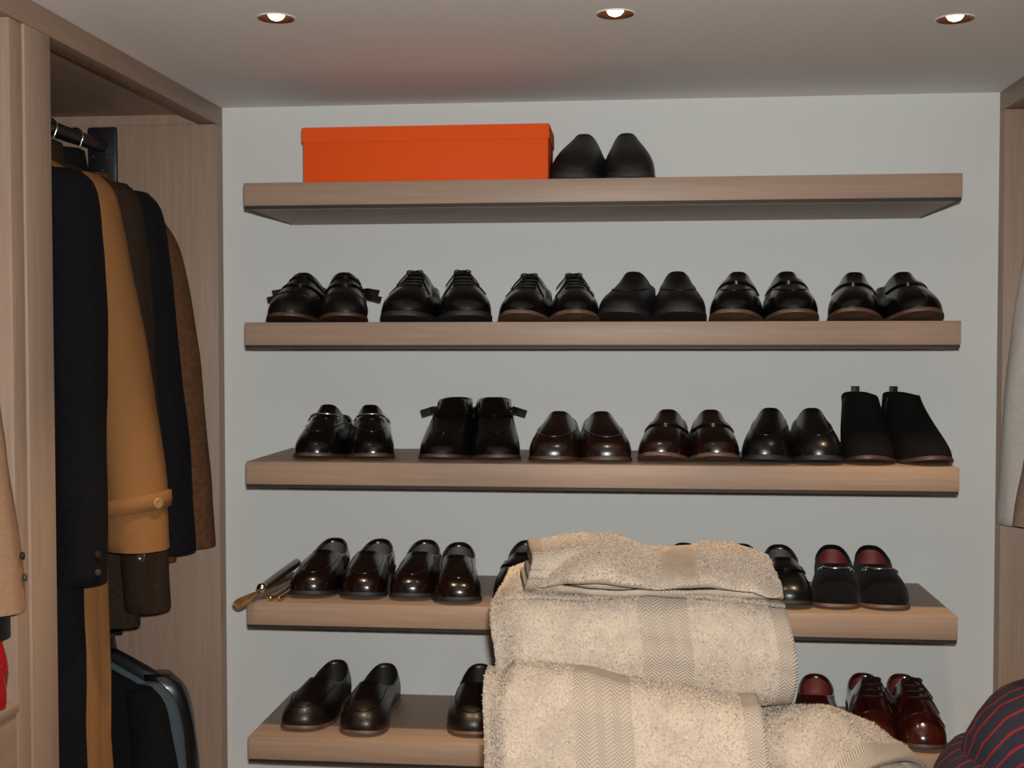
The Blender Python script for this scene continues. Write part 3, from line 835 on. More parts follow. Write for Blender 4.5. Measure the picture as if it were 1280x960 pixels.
    for i in range(s.monk):
        v = 0.84 if s.monk == 1 else (0.74 + 0.20 * i)
        o, pts, nn, wd = strap_ribbon('buckle_strap', v, 1.12, 0.013, s.upper, tail=0.038, taildir=Vector((s.side * 0.95, -0.25, -0.22 + 0.05 * i)).normalized())
        j = 18 if s.side > 0 else 8
        tv, tf = torus_data(0.0075, 0.0013, 16, 6); mr = nn[j].to_track_quat('Z', 'Y').to_matrix()
        mesh_obj('buckle', [pts[j] + nn[j] * 0.003 + mr @ x for x in tv], tf, 'gunmetal', o)
    if s.jodhpur:
        o, pts, nn, wd = strap_ribbon('ankle_strap', 0.80, 1.25, 0.016, s.upper, tail=0.030, taildir=Vector((s.side * 0.93, -0.15, -0.30)).normalized(), lift=0.002)
        j = 18 if s.side > 0 else 8
        tv, tf = torus_data(0.0095, 0.0016, 16, 6); mr = nn[j].to_track_quat('Z', 'Y').to_matrix()
        mesh_obj('buckle', [pts[j] + nn[j] * 0.004 + mr @ x for x in tv], tf, 'gunmetal', o)
    if s.chelsea:
        for g, nm in ((-PI, 'pull_tab'),):
            c = s.P(g, 1.0)
            bm = box_bm(-0.009, 0.009, -0.002, 0.002, -0.012, 0.013, 0.0015)
            for vtx in bm.verts: vtx.co += c
            bm_obj(nm, bm, 'black_matte', t, True, 40)
        for sg in (-1, 1):
            pts, nn = path(lambda q: (sg * (PI / 2 + 0.28 * q), 0.55 + 0.43 * abs(q)), -1, 1, 16, 0.0004)
            tube('elastic_gusset_seam', pts, 0.0012, 'black_matte', t, 6)
    return t

STY = dict(
  sneaker=dict(upper='black_matte', sole='sole_black', p=2.8, B=0.050, z_th=0.110, s_th=0.46, z_back=0.086, z_side=0.070, toe_h=0.044, spring=0.010, hh=0.012, ts=0.012, wt=0.031, tang=(0.05, 0.03)),
  monk=dict(upper='black_leather', sole='sole_brown', z_th=0.100, s_th=0.47, z_side=0.062, z_back=0.078, monk=2, tang=(0.055, 0.040), toe_h=0.046, spring=0.014, toecap=True),
  derby=dict(upper='black_polish', sole='sole_black', ts=0.009, z_th=0.100, s_th=0.47, z_side=0.064, z_back=0.078, laces=4, tang=(0.060, 0.040), toe_h=0.048, spring=0.014, p=2.6, B=0.051),
  derby_slim=dict(upper='black_polish', sole='sole_tan', z_th=0.092, s_th=0.46, z_side=0.058, z_back=0.074, laces=4, tang=(0.058, 0.036), toe_h=0.040, spring=0.018, p=2.2),
  slipon=dict(upper='black_matte', sole='sole_black', ts=0.010, z_th=0.098, s_th=0.46, z_side=0.066, z_back=0.080, tang=(0.045, 0.045), toe_h=0.038, spring=0.020, hh=0.014, B=0.051, p=2.6, seam=(0.50, 1.05)),
  penny=dict(upper='black_polish', sole='sole_tan', z_th=0.096, s_th=0.45, z_side=0.060, tang=(0.052, 0.036), toe_h=0.044, spring=0.018, strap=(0.78, 1.0, 0.020), seam=(0.45, 1.05)),
  splay=dict(upper='black_polish', sole='sole_tan', z_th=0.094, s_th=0.46, z_side=0.058, tang=(0.050, 0.036), toe_h=0.040, spring=0.020, p=2.1, B=0.048, strap=(0.72, 0.9, 0.012)),
  horsebit=dict(upper='black_polish', sole='sole_brown', z_th=0.100, s_th=0.45, z_side=0.058, tang=(0.055, 0.040), toe_h=0.042, bit=True, seam=(0.45, 1.05), spring=0.010, B=0.0465),
  jodhpur=dict(upper='black_polish', sole='sole_brown', z_th=0.112, s_th=0.53, z_side=0.106, z_back=0.110, wt=0.029, tang=(0.018, 0.060), toe_h=0.042, jodhpur=True, spring=0.010, toecap=False, seam=(0.42, 0.9), lining='lining_tan'),
  moccasin=dict(upper='brown_leather', sole='sole_brown', z_th=0.090, s_th=0.42, z_side=0.058, tang=(0.055, 0.026), toe_h=0.040, seam=(0.40, 1.1), spring=0.008, hh=0.010, p=2.8, puff=0.003, lining='lining_grey', B=0.049),
  loafer_brown=dict(upper='brown_leather', sole='sole_tan', z_th=0.094, s_th=0.44, z_side=0.060, tang=(0.055, 0.034), toe_h=0.042, spring=0.018, strap=(0.70, 0.95, 0.014)),
  plain=dict(upper='black_leather', sole='sole_black', z_th=0.098, s_th=0.43, z_side=0.060, tang=(0.065, 0.030), toe_h=0.040, spring=0.012, ts=0.008, p=2.3, seam=(0.40, 0.95)),
  chelsea=dict(upper='black_suede', sole='sole_brown', z_th=0.122, s_th=0.52, z_side=0.119, z_back=0.124, wt=0.0265, heelw=0.031, tang=(0.006, 0.070), toe_h=0.034, chelsea=True, spring=0.014, p=2.0, B=0.046),
  loafer=dict(upper='bordeaux_leather', sole='sole_black', z_th=0.076, s_th=0.40, z_side=0.056, z_back=0.076, tang=(0.070, 0.018), toe_h=0.040, seam=(0.42, 1.0), lining='lining_grey', p=2.6, B=0.0465, spring=0.010),
  loafer_black=dict(upper='black_leather', sole='sole_black', z_th=0.078, s_th=0.40, z_side=0.056, z_back=0.078, tang=(0.070, 0.018), toe_h=0.038, strap=(0.75, 0.95, 0.016), lining='lining_grey', B=0.0465),
  slipper=dict(upper='velvet', sole='sole_tan', z_th=0.066, s_th=0.40, z_side=0.056, z_back=0.078, tang=(0.070, 0.010), toe_h=0.040, lining='lining_red', p=2.4, ts=0.005, hh=0.014, spring=0.006, bit=True, B=0.047),
  driver=dict(upper='dark_brown_leather', sole='sole_tan', z_th=0.078, s_th=0.38, z_side=0.052, z_back=0.074, tang=(0.075, 0.016), toe_h=0.034, seam=(0.42, 1.05), hh=0.004, ts=0.005, spring=0.008, B=0.047, puff=0.002, lining='lining_black'),
  redloafer=dict(upper='cordovan', sole='sole_brown', z_th=0.070, s_th=0.40, lining='lining_red', tang=(0.07, 0.014), toe_h=0.038),
  oxford=dict(upper='cordovan', sole='sole_brown', z_th=0.104, s_th=0.47, z_side=0.058, z_back=0.076, laces=4, tang=(0.068, 0.022), toe_h=0.040, toecap=True, p=2.2, spring=0.010, lining='lining_red'),
)
# style, name, x of toe, y of toe, heading in degrees (positive: toe turned to the left), side, label
SHELF_SHOES = [
 (0, 'sneaker', 'slip_on_shoe', [(-0.040, -0.268, 8), (0.068, -0.270, -4)], 'matte black slip-on shoe beside the orange box', ('next to the box', 'farther from the box')),
 (1, 'monk', 'monk_strap_shoe', [(-0.617, -0.315, 2), (-0.510, -0.315, -13)], 'black double monk strap shoe with loose buckle straps', ('left of its pair', 'right of its pair')),
 (1, 'derby', 'derby_shoe', [(-0.377, -0.312, 0), (-0.256, -0.312, -10)], 'polished black laced shoe with thick black sole, beside the monk straps', ('left of its pair', 'right of its pair')),
 (1, 'derby_slim', 'derby_shoe', [(-0.142, -0.312, 2), (-0.042, -0.312, 0)], 'polished black laced shoe with brown sole in the shelf middle', ('left of its pair', 'right of its pair')),
 (1, 'slipon', 'slip_on_shoe', [(0.058, -0.306, 13), (0.166, -0.306, -3)], 'matte black slip-on shoe with rubber toe on the second shelf', ('left of its pair', 'right of its pair')),
 (1, 'penny', 'penny_loafer', [(0.279, -0.312, 5), (0.389, -0.312, 2)], 'polished black loafer with saddle strap and tan sole', ('left of its pair', 'right of its pair')),
 (1, 'splay', 'loafer', [(0.511, -0.312, 10), (0.632, -0.312, -6)], 'slim black loafer at the right end of the second shelf', ('toe turned left', 'toe turned right')),
 (2, 'horsebit', 'horsebit_loafer', [(-0.566, -0.305, -3), (-0.455, -0.305, -9)], 'polished black loafer with metal snaffle bit on the middle shelf', ('left of its pair', 'right of its pair')),
 (2, 'jodhpur', 'ankle_boot', [(-0.304, -0.308, -1), (-0.196, -0.308, -7)], 'polished black ankle boot with buckled ankle strap and tan lining', ('left of its pair', 'right of its pair')),
 (2, 'moccasin', 'moccasin', [(-0.076, -0.318, 3), (0.026, -0.318, -8)], 'dark brown moccasin with raised apron seam', ('left of its pair', 'right of its pair')),
 (2, 'loafer_brown', 'loafer', [(0.137, -0.316, 6), (0.238, -0.316, 0)], 'dark brown loafer with worn tan sole, beside the moccasins', ('left of its pair', 'right of its pair')),
 (2, 'plain', 'slip_on_shoe', [(0.341, -0.316, 9), (0.436, -0.316, 2)], 'plain black slip-on shoe between brown loafers and suede boots', ('left of its pair', 'right of its pair')),
 (2, 'chelsea', 'chelsea_boot', [(0.545, -0.312, 6), (0.657, -0.312, -8)], 'black suede ankle boot with pull tab at the shelf end', ('left of its pair', 'right of its pair')),
 (3, 'loafer', 'loafer', [(-0.580, -0.292, -3), (-0.480, -0.296, -2)], 'dark bordeaux loafer beside the shoehorns', ('left of its pair', 'right of its pair')),
 (3, 'loafer', 'loafer', [(-0.368, -0.296, -2), (-0.274, -0.326, -8)], 'glossy bordeaux loafer, second pair from the shoehorns', ('farther back', 'at the edge')),
 (3, 'loafer_black', 'loafer', [(-0.155, -0.300, 0), (-0.058, -0.300, 0)], 'black loafer partly hidden by the left side of the towels', ('the more visible one', 'almost hidden one')),
 (3, 'loafer_black', 'loafer', [(0.075, -0.300, 2), (0.172, -0.300, 4)], 'black loafer with only its heel showing above the towels', ('left of the two', 'right of the two')),
 (3, 'loafer_black', 'loafer', [(0.290, -0.300, 6), (0.384, -0.304, 2)], 'black loafer at the right side of the towels', ('mostly hidden by the towel', 'clear of the towel')),
 (3, 'slipper', 'velvet_slipper', [(0.481, -0.296, 6), (0.572, -0.296, 4)], 'black velvet slipper with red lining and small metal bit', ('left of its pair', 'right of its pair')),
 (4, 'driver', 'driving_moccasin', [(-0.603, -0.298, 3), (-0.478, -0.318, 1)], 'dark brown driving moccasin at the left end of the lowest shelf', ('left of its pair', 'right of its pair')),
 (4, 'driver', 'driving_moccasin', [(-0.252, -0.302, -2)], 'dark brown driving moccasin beside the left edge of the towels', ('',)),
 (4, 'redloafer', 'loafer', [(0.447, -0.306, 6)], 'red brown loafer with red insole behind the small rolled towel', ('',)),
 (4, 'oxford', 'laced_shoe', [(0.556, -0.306, 5), (0.646, -0.306, 2)], 'shiny red brown laced shoe on the lowest shelf', ('left of its pair', 'beside the striped shirt')),
]
for sh, sty, nm, spots, lab, which in SHELF_SHOES:
    if len(spots) == 2:                       # heels of a pair stand side by side, not inside each other
        (xa, ya, da), (xb, yb, db) = spots; dl_a = 0.285
        for _ in range(60):
            gap = (xb + dl_a * math.sin(math.radians(db))) - (xa + dl_a * math.sin(math.radians(da)))
            if gap >= 0.079: break
            da -= 0.25; db += 0.25
        spots = [(xa, ya, da), (xb, yb, db)]
    for i, (x, y, deg) in enumerate(spots):
        kw = dict(STY[sty]); side = -1 if i == 0 and len(spots) > 1 else 1
        # the wearer's right shoe stands left in the picture: toes face the camera
        L = kw.get('L', SHOE_DEF['L']); a = math.radians(-deg)
        d = Vector((math.sin(math.radians(deg)), math.cos(math.radians(deg)), 0)) * (L / 2)
        c = Vector((x, y, SHZ[sh])) + d
        full = lab + (', ' + which[i] if which[i] else '')
        build_shoe(nm, side, full, 'shoes on the ' + ['top', 'second', 'middle', 'fourth', 'lowest'][sh] + ' shelf', c, a, **kw)

# ------------------------------------------------------------------ shoehorns on the fourth shelf
Z4 = SHZ[3]
def shoehorn(label, base, tip, r, blade_len, blade_w, blade_mat, shaft_mat, cap_mat=None):
    """shaft from base to tip (world), a curved blade beyond the tip"""
    base, tip = Vector(base), Vector(tip)
    d = (tip - base).normalized()
    t = thing('shoehorn', label, 'shoehorn', base, group='shoehorns on the fourth shelf')
    L = (tip - base).length
    tube('shaft', [d * 0.0, d * 0.004, d * (L * 0.5), d * L], [r * 0.9, r, r, r * 0.9], shaft_mat, t, 14)
    if cap_mat:
        tube('end_cap', [d * L * 0.985, d * (L + 0.004), d * (L + 0.010), d * (L + 0.013)], [r * 1.12, r * 1.15, r * 0.95, r * 0.35], cap_mat, t, 14)
    if blade_len:
        w = d.cross(Vector((0, 0, 1))).normalized(); u = w.cross(d)
        vs, fs = [], []; n, m = 16, 10
        for side in (0, 1):
            for i in range(n + 1):
                q = i / n
                hw = r * 0.8 + (blade_w - r * 0.8) * min(1, q * 1.5) ** 1.2
                if q > 0.8: hw *= math.sqrt(max(0.02, 1 - ((q - 0.8) / 0.2) ** 2 * 0.95))
                for k in range(m + 1):
                    e = -1 + 2 * k / m
                    curl = hw * 0.55 * (e * e)
                    vs.append(d * (L + q * blade_len) + w * (hw * e) + u * (curl - 0.4 * hw - side * 0.0022 - 0.010 * q * q))
        M = (n + 1) * (m + 1)
        for side in (0, 1):
            for i in range(n):
                for k in range(m):
                    a = side * M + i * (m + 1) + k
                    fs.append((a, a + 1, a + m + 2, a + m + 1))
        for i in range(n):
            for k in (0, m):
                a = i * (m + 1) + k; c = a + m + 1; fs.append((a, c, M + c, M + a))
        for k in range(m):
            for i in (0, n):
                a = i * (m + 1) + k; fs.append((a, a + 1, M + a + 1, M + a))
        mesh_obj('blade', vs, fs, blade_mat, t, sharp=60)
    return t
shoehorn('shoehorn with brown horn blade reaching past the shelf corner', (-0.672, -0.10, Z4 + 0.010), (-0.690, -0.275, Z4 + 0.011), 0.006, 0.115, 0.017, 'horn', 'horn')
shoehorn('shoehorn with dark wooden handle and silver end cap', (-0.676, -0.045, Z4 + 0.030), (-0.6765, -0.305, Z4 + 0.024), 0.0095, 0, 0, 'horn', 'rosewood', 'chrome')
shoehorn('thin shoehorn with brass knob, nearer the shelf end', (-0.648, -0.10, Z4 + 0.006), (-0.655, -0.310, Z4 + 0.006), 0.0045, 0, 0, 'horn', 'horn', 'brass')
shoehorn('thin shoehorn with brass knob, nearer the bordeaux loafers', (-0.634, -0.10, Z4 + 0.006), (-0.637, -0.312, Z4 + 0.006), 0.0045, 0, 0, 'horn', 'horn', 'brass')

# ------------------------------------------------------------------ island with towels
import numpy as np
ZI = 1.10
t = thing('island_drawers', 'pale oak island of drawers carrying the stack of towels', 'drawers', (0.15, -1.085, 0))
box('carcass', -0.25, 0.245, -0.215, 0.235, 0.06, ZI - 0.031, 'oak_z', t, 0.001)
box('plinth', -0.22, 0.215, -0.185, 0.205, 0.0, 0.0598, 'dark_edge', t)
box('worktop', -0.262, 0.262, -0.235, 0.255, ZI - 0.030, ZI - 0.0005, 'oak_x', t, 0.002)
for k in range(4):
    z0 = 0.075 + k * 0.247
    d = box('drawer', -0.245, 0.240, -0.2335, -0.2155, z0, z0 + 0.24, 'oak_x', t, 0.0015)
    box('handle', -0.09, 0.09, -0.246, -0.234, z0 + 0.18, z0 + 0.192, 'chrome', d, 0.002)

rng = np.random.default_rng(5)
def smooth_path(pts, m):
    """Catmull-Rom through 2D points, m samples"""
    P = [np.array(p, float) for p in pts]; n = len(P) - 1; out = []
    for i in range(m):
        u = i / (m - 1) * n; k = min(int(u), n - 1); f = u - k
        a, b, c, d = P[max(k - 1, 0)], P[k], P[k + 1], P[min(k + 2, n)]
        out.append(0.5 * (2 * b + (c - a) * f + (2 * a - 5 * b + 4 * c - d) * f * f + (3 * b - a - 3 * c + d) * f ** 3))
    return np.array(out)
def cloth(name, parent, pts, W, th, deform, bands, seed, tufts=0, m=56, nx=64, lump=0.004, mat=None, taper=0.0, density=215000):
    """thick folded sheet: 2D fold path (y,z) swept along x; deform(x,y,z)->(x,y,z)"""
    Q = smooth_path(pts, m)
    T = np.gradient(Q, axis=0); T /= np.linalg.norm(T, axis=1)[:, None] + 1e-12
    Nn = np.stack([T[:, 1], -T[:, 0]], 1)
    arc = np.concatenate([[0], np.cumsum(np.linalg.norm(np.diff(Q, axis=0), axis=1))])
    h = th / 2 * np.ones(m); h[0] *= 0.6; h[-1] *= 0.6
    outer = Q - Nn * h[:, None]; inner = (Q + Nn * h[:, None])[::-1]
    # make sure "outer" is the outside of the fold
    cen = Q.mean(0)
    if np.mean(np.linalg.norm(outer - cen, axis=1)) < np.mean(np.linalg.norm(inner - cen, axis=1)):
        outer, inner = inner[::-1], outer[::-1]
    loop = np.concatenate([outer, inner]); vv = np.concatenate([arc, arc[::-1]])
    L = len(loop)
    xs = np.linspace(-W / 2, W / 2, nx)
    # rounded end: a short pull-in at both ends
    verts = []; uv = []
    for i, x in enumerate(xs):
        e = min(i, nx - 1 - i)
        for k in range(L):
            y, z = loop[k]
            p = deform(x, y, z)
            nz = noise.noise(Vector((x * 11 + seed, p[1] * 11, p[2] * 11 - seed))) * lump + noise.noise(Vector((x * 34 + seed, p[1] * 34, p[2] * 34))) * lump * 0.45
            j = k if k < m else L - 1 - k
            sgn = -1 if k < m else 1
            verts.append((p[0], p[1] + nz * 0.9 * (1 if k < m else 0.3), p[2] + nz * (1 if k < m else 0.3)))
            uv.append((x, vv[k]))
    faces = []
    for i in range(nx - 1):
        for k in range(L):
            k2 = (k + 1) % L
            faces.append((i * L + k, (i + 1) * L + k, (i + 1) * L + k2, i * L + k2))
    for i in (0, nx - 1):
        for k in range(m - 1):
            faces.append((i * L + k, i * L + k + 1, i * L + L - 2 - k, i * L + L - 1 - k))
    me = bpy.data.meshes.new(name); me.from_pydata(verts, [], faces); me.update()
    ul = me.uv_layers.new(name='UVMap')
    vi = np.zeros(len(me.loops), int); me.loops.foreach_get('vertex_index', vi)
    ul.data.foreach_set('uv', np.array(uv)[vi].ravel())
    bm = bmesh.new(); bm.from_mesh(me); bmesh.ops.recalc_face_normals(bm, faces=bm.faces); bm.to_mesh(me); bm.free()
    for p in me.polygons: p.use_smooth = True
    me.materials.append(MATS[mat])
    o = link(bpy.data.objects.new(name, me), parent)
    if tufts:
        nf = len(me.polygons)
        ce = np.zeros(nf * 3); no = np.zeros(nf * 3); ar = np.zeros(nf)
        me.polygons.foreach_get('center', ce); me.polygons.foreach_get('normal', no); me.polygons.foreach_get('area', ar)
        ce = ce.reshape(-1, 3); no = no.reshape(-1, 3)
        ok = np.zeros(nf, bool); ok[: (nx - 1) * L] = (np.arange((nx - 1) * L) % L) < m - 1
        if tufts == 2: ok[: (nx - 1) * L] = True
        fx = xs[np.minimum(np.arange(nf) // L, nx - 1)] + (xs[1] - xs[0]) / 2
        for lo, hi in bands: ok &= ~((fx > lo) & (fx < hi))
        idx = np.where(ok)[0]; pr = ar[idx] / ar[idx].sum()
        cnt = int(ar[idx].sum() * density)
        ch = rng.choice(idx, cnt, p=pr)
        V = np.array(verts); vi4 = np.array([faces[c] for c in ch])
        # (recalc keeps vertex order inside a face up to reversal, positions are what matters)
        a, b = rng.random(cnt)[:, None], rng.random(cnt)[:, None]
        pos = (V[vi4[:, 0]] * (1 - a) + V[vi4[:, 1]] * a) * (1 - b) + (V[vi4[:, 3]] * (1 - a) + V[vi4[:, 2]] * a) * b
        nr = no[ch] + rng.normal(0, 0.62, (cnt, 3)); nr /= np.linalg.norm(nr, axis=1)[:, None]
        t1 = np.cross(nr, rng.normal(0, 1, (cnt, 3))); t1 /= np.linalg.norm(t1, axis=1)[:, None] + 1e-9
        t2 = np.cross(nr, t1)
        r = 0.0012; ln = rng.uniform(0.0016, 0.0036, cnt)[:, None]
        base = pos - no[ch] * 0.0004
        tv = np.stack([base + t1 * r, base - t1 * r * 0.5 + t2 * r * 0.87, base - t1 * r * 0.5 - t2 * r * 0.87, pos + nr * ln], 1).reshape(-1, 3)
        k = np.arange(cnt)[:, None] * 4
        tf = np.concatenate([k + [0, 1, 3], k + [1, 2, 3], k + [2, 0, 3]], 1).reshape(-1, 3)
        pm = bpy.data.meshes.new('terry_pile'); nt_ = len(tf)
        pm.vertices.add(len(tv)); pm.vertices.foreach_set('co', tv.ravel()); pm.loops.add(nt_ * 3); pm.loops.foreach_set('vertex_index', tf.ravel().astype(np.int32))
        pm.polygons.add(nt_); pm.polygons.foreach_set('loop_start', np.arange(0, nt_ * 3, 3, dtype=np.int32)); pm.update(calc_edges=True); pm.shade_smooth()
        pm.materials.append(MATS['towel_pile'])
        po = link(bpy.data.objects.new('terry_pile', pm), o); po['kind'] = 'stuff'
    return o
def C_front(H, D, R=None):
    """fold whose round side faces the camera (-y); open at the back"""
    R = R or H * 0.42
    pts = [(D, 0.0), (D * 0.6, 0.0), (R, 0.0)]
    for i in range(1, 6):
        a = -PI / 2 - PI / 2 * i / 6; pts.append((R + R * math.cos(a), R + R * math.sin(a)))
    pts += [(0, R), (0 - 0.003, H / 2), (0, H - R)]
    for i in range(1, 6):
        a = PI - PI / 2 * i / 6; pts.append((R + R * math.cos(a), H - R + R * math.sin(a)))
    pts += [(R, H), (D * 0.6, H), (D, H)]
    return pts
def layered_towel(label, loc, W, H, D, bands, seed, deform, rz=0.0, th=0.016, layers=2, tufts=1, R=None):
    t = thing('bath_towel', label, 'towel', loc, rz, 'folded cream towels on the island')
    mat = towel_mat('terry_%d' % int(seed * 10), TOWEL_BASE, bands)
    off = th / 2
    def shift(pts, k): return [(y, z + off) for y, z in pts]
    cloth('outer_fold', t, shift(C_front(H - th, D, R), 0), W, th, deform, bands, seed, tufts, mat=mat.name)
    for i in range(layers):
        g = (i + 1) * th * 1.06
        h = H - th - 2 * g
        if h < th * 1.2: break
        pts = [(y + g, z + off + g) for y, z in C_front(h, D - g - 0.01 * i, min(R or h * 0.42, h * 0.45))]
        cloth('inner_fold', t, pts, W - 0.010 * (i + 1), th, deform, [], seed + i + 1, 0, m=36, nx=40, mat=mat.name)
    return t
def sm(a, b, x):
    k = min(1, max(0, (x - a) / (b - a))); return k * k * (3 - 2 * k)
# towel under the middle one
def d5(x, y, z): return (x, y + 0.004 * math.sin(x * 30), z * (1 - 0.12 * sm(0.10, 0.19, x)))
layered_towel('cream towel at the bottom of the stack, almost hidden, under the widest folded towel', (0.090, -1.155, ZI), 0.375, 0.118, 0.30, [(0.165, 0.19)], 5.1, d5)
# the widest folded towel
def d2(x, y, z):
    k = 1 + 0.03 * math.sin(x * 14 + 1) - 0.10 * sm(-0.16, -0.195, x) - 0.05 * sm(0.12, 0.19, x)
    return (x + 0.006 * math.sin(z * 30), y - 0.006 * math.cos(x * 9) + 0.02 * sm(-0.15, -0.195, x), z * k)
layered_towel('widest folded cream towel in the middle of the stack, herringbone band right of centre', (0.090, -1.172, ZI + 0.120), 0.388, 0.138, 0.30, [(0.0, 0.064), (0.172, 0.2)], 2.3, d2, R=0.045)
# towel leaning in front
def d1(x, y, z):
    H = 0.160 + 0.018 * sm(-0.155, -0.13, x) * (1 - sm(-0.05, 0.04, x)) - 0.016 * sm(0.02, 0.16, x)
    zz = z * H / 0.16
    return (x + 0.004 * math.sin(z * 25), y + zz * 0.28 - 0.004 * math.cos(x * 20) + 0.03 * sm(-0.14, -0.175, x), zz)
layered_towel('folded cream towel standing in front of the stack, herringbone band left of centre', (0.068, -1.292, ZI), 0.348, 0.160, 0.075, [(-0.058, 0.014), (0.150, 0.18)], 1.7, d1, th=0.014, R=0.030)

# towel on top: open edge towards the camera, hem lip over the inner layers
t3 = thing('bath_towel', 'crumpled folded cream towel on top of the stack, its open edge facing front', 'towel', (0.115, -1.165, ZI + 0.2585), math.radians(-2), 'folded cream towels on the island')
m3 = towel_mat('terry_top', TOWEL_BASE, [(0.0, 0.046)])
def d3(x, y, z):
    f = 0.76 + 0.26 * math.exp(-((x + 0.078) / 0.040) ** 2) + 0.02 * math.exp(-((x - 0.085) / 0.045) ** 2) - 0.06 * math.exp(-((x + 0.012) / 0.02) ** 2) - 0.36 * sm(0.115, 0.165, x) - 0.35 * sm(-0.118, -0.158, x)
    zz = z * f
    if z < 0.02: zz = z * (1 - 0.3 * sm(0.1, 0.16, x))
    return (x, y + 0.010 * math.sin(x * 22) + 0.02 * abs(x / 0.16) ** 3, zz - 0.006 * sm(0.05, 0.16, x))
over = [(0.245, 0.009), (0.262, 0.018), (0.264, 0.030), (0.250, 0.040), (0.19, 0.045), (0.12, 0.047), (0.06, 0.050), (0.02, 0.047), (-0.008, 0.037), (-0.018, 0.026)]
cloth('outer_fold', t3, over, 0.315, 0.012, d3, [(0.0, 0.046)], 3.3, 1, mat=m3.name, lump=0.009)
for i, (z, y0) in enumerate(((0.007, 0.016), (0.0175, 0.026), (0.027, 0.036))):
    lay = [(0.225, z), (0.15, z + 0.001), (0.08, z), (0.03, z - 0.0005), (y0 + 0.008, z)]
    cloth('inner_fold', t3, lay, 0.30 - 0.012 * i, 0.0115, lambda x, y, z: (x, y + 0.010 * math.sin(x * 22) + 0.02 * abs(x / 0.16) ** 3, z * (1 - 0.45 * sm(0.10, 0.16, x))), [], 6.0 + i, 0, m=30, nx=40, mat=m3.name, lump=0.003)
# rolled scroll of cloth inside the open edge
rollp = [(0.018 + (0.004 + 0.0022 * a) * math.cos(a), 0.022 + (0.004 + 0.0013 * a) * math.sin(a)) for a in [i * 0.5 for i in range(16)]]
o = cloth('rolled_corner', t3, rollp, 0.075, 0.006, lambda x, y, z: (x - 0.095, y + 0.012, z + 0.004), [], 8.0, 0, m=40, nx=20, mat=m3.name, lump=0.002)
# washcloth tucked at the left end of the top towel
t6 = thing('washcloth', 'small folded cream washcloth tucked under the left end of the top towel', 'towel', (-0.020, -1.130, ZI + 0.2585), math.radians(8), 'folded cream towels on the island')
m6 = towel_mat('terry_wash', TOWEL_BASE, [(-0.05, -0.028)])
def d6(x, y, z): return (x + 0.25 * z, y, z * (1 + 0.15 * sm(-0.03, 0.04, x)))
cloth('outer_fold', t6, [(y, z + 0.006) for y, z in C_front(0.040, 0.14, 0.016)], 0.085, 0.011, d6, [(-0.05, -0.028)], 4.4, 1, mat=m6.name, nx=30)
cloth('inner_fold', t6, [(y + 0.012, z + 0.018) for y, z in C_front(0.018, 0.12, 0.007)], 0.080, 0.010, d6, [], 4.9, 0, mat=m6.name, nx=20, m=36)

# slumped hand towel at the right
t4 = thing('hand_towel', 'slumped small cream towel at the right of the stack, rolled layers showing', 'towel', (0.262, -1.205, ZI), math.radians(-44), 'folded cream towels on the island')
m4 = towel_mat('terry_hand', TOWEL_BASE, [(0.066, 0.09)])
def d4(x, y, z):
    f = 1.0 + 0.10 * math.sin((x + 0.06) * 16) - 0.42 * sm(0.0, 0.098, x) - 0.22 * sm(-0.06, -0.098, x)
    return (x, y + 0.02 * sm(0.02, 0.09, x) + 0.006 * math.sin(z * 60), z * f)
hand = [(0.16, 0.010), (0.185, 0.025), (0.180, 0.065), (0.145, 0.092), (0.09, 0.102), (0.045, 0.099), (0.012, 0.080), (-0.004, 0.048), (0.004, 0.016), (0.03, 0.009)]
cloth('outer_fold', t4, hand, 0.178, 0.014, d4, [(0.066, 0.09)], 9.2, 1, mat=m4.name, lump=0.008)
spiral = [(0.085 + (0.012 + 0.0052 * a) * 1.35 * math.cos(a), 0.052 + (0.008 + 0.0027 * a) * math.sin(a)) for a in [i * 0.6 for i in range(19)]]
cloth('inner_fold', t4, spiral, 0.172, 0.011, d4, [], 9.9, 0, mat=m4.name, lump=0.004, m=80, nx=40)

# ------------------------------------------------------------------ person in the striped shirt
PX, PY = 0.592, -1.465
p = thing('person', 'person in navy shirt with thin red stripes, shoulder at the lower right corner', 'person', (PX, PY, 0))
def skin_mesh(name, verts, edges, radii, mat, parent, sub=2, root=0):
    me = bpy.data.meshes.new(name); me.from_pydata(verts, edges, []); me.update()
    o = link(bpy.data.objects.new(name, me), parent)
    md = o.modifiers.new('skin', 'SKIN'); md.use_smooth_shade = True
    if not me.skin_vertices: pass
    sv = me.skin_vertices[0].data if me.skin_vertices else None
    if sv is None:
        bpy.context.view_layer.objects.active = o
        bpy.ops.mesh.customdata_skin_add(); sv = me.skin_vertices[0].data
    for i, r in enumerate(radii):
        sv[i].radius = r if isinstance(r, tuple) else (r, r); sv[i].use_root = (i == root)
    o.modifiers.new('sub', 'SUBSURF').levels = sub; o.modifiers['sub'].render_levels = sub
    me.materials.append(MATS[mat]); return o
V, Eg, Rd = [], [], []
def jv(x, y, z, r, prev=None):
    V.append((x, y, z)); Rd.append(r); i = len(V) - 1
    if prev is not None: Eg.append((prev, i))
    return i
pel = jv(0, 0, 0.83, (0.135, 0.10)); wai = jv(0, 0, 0.98, (0.115, 0.085), pel); che = jv(0, 0.0, 1.13, (0.135, 0.095), wai)
upc = jv(0, 0, 1.245, (0.115, 0.075), che); nk0 = jv(0, 0.005, 1.325, (0.055, 0.055), upc); nk1 = jv(0, 0.015, 1.385, (0.046, 0.048), nk0)
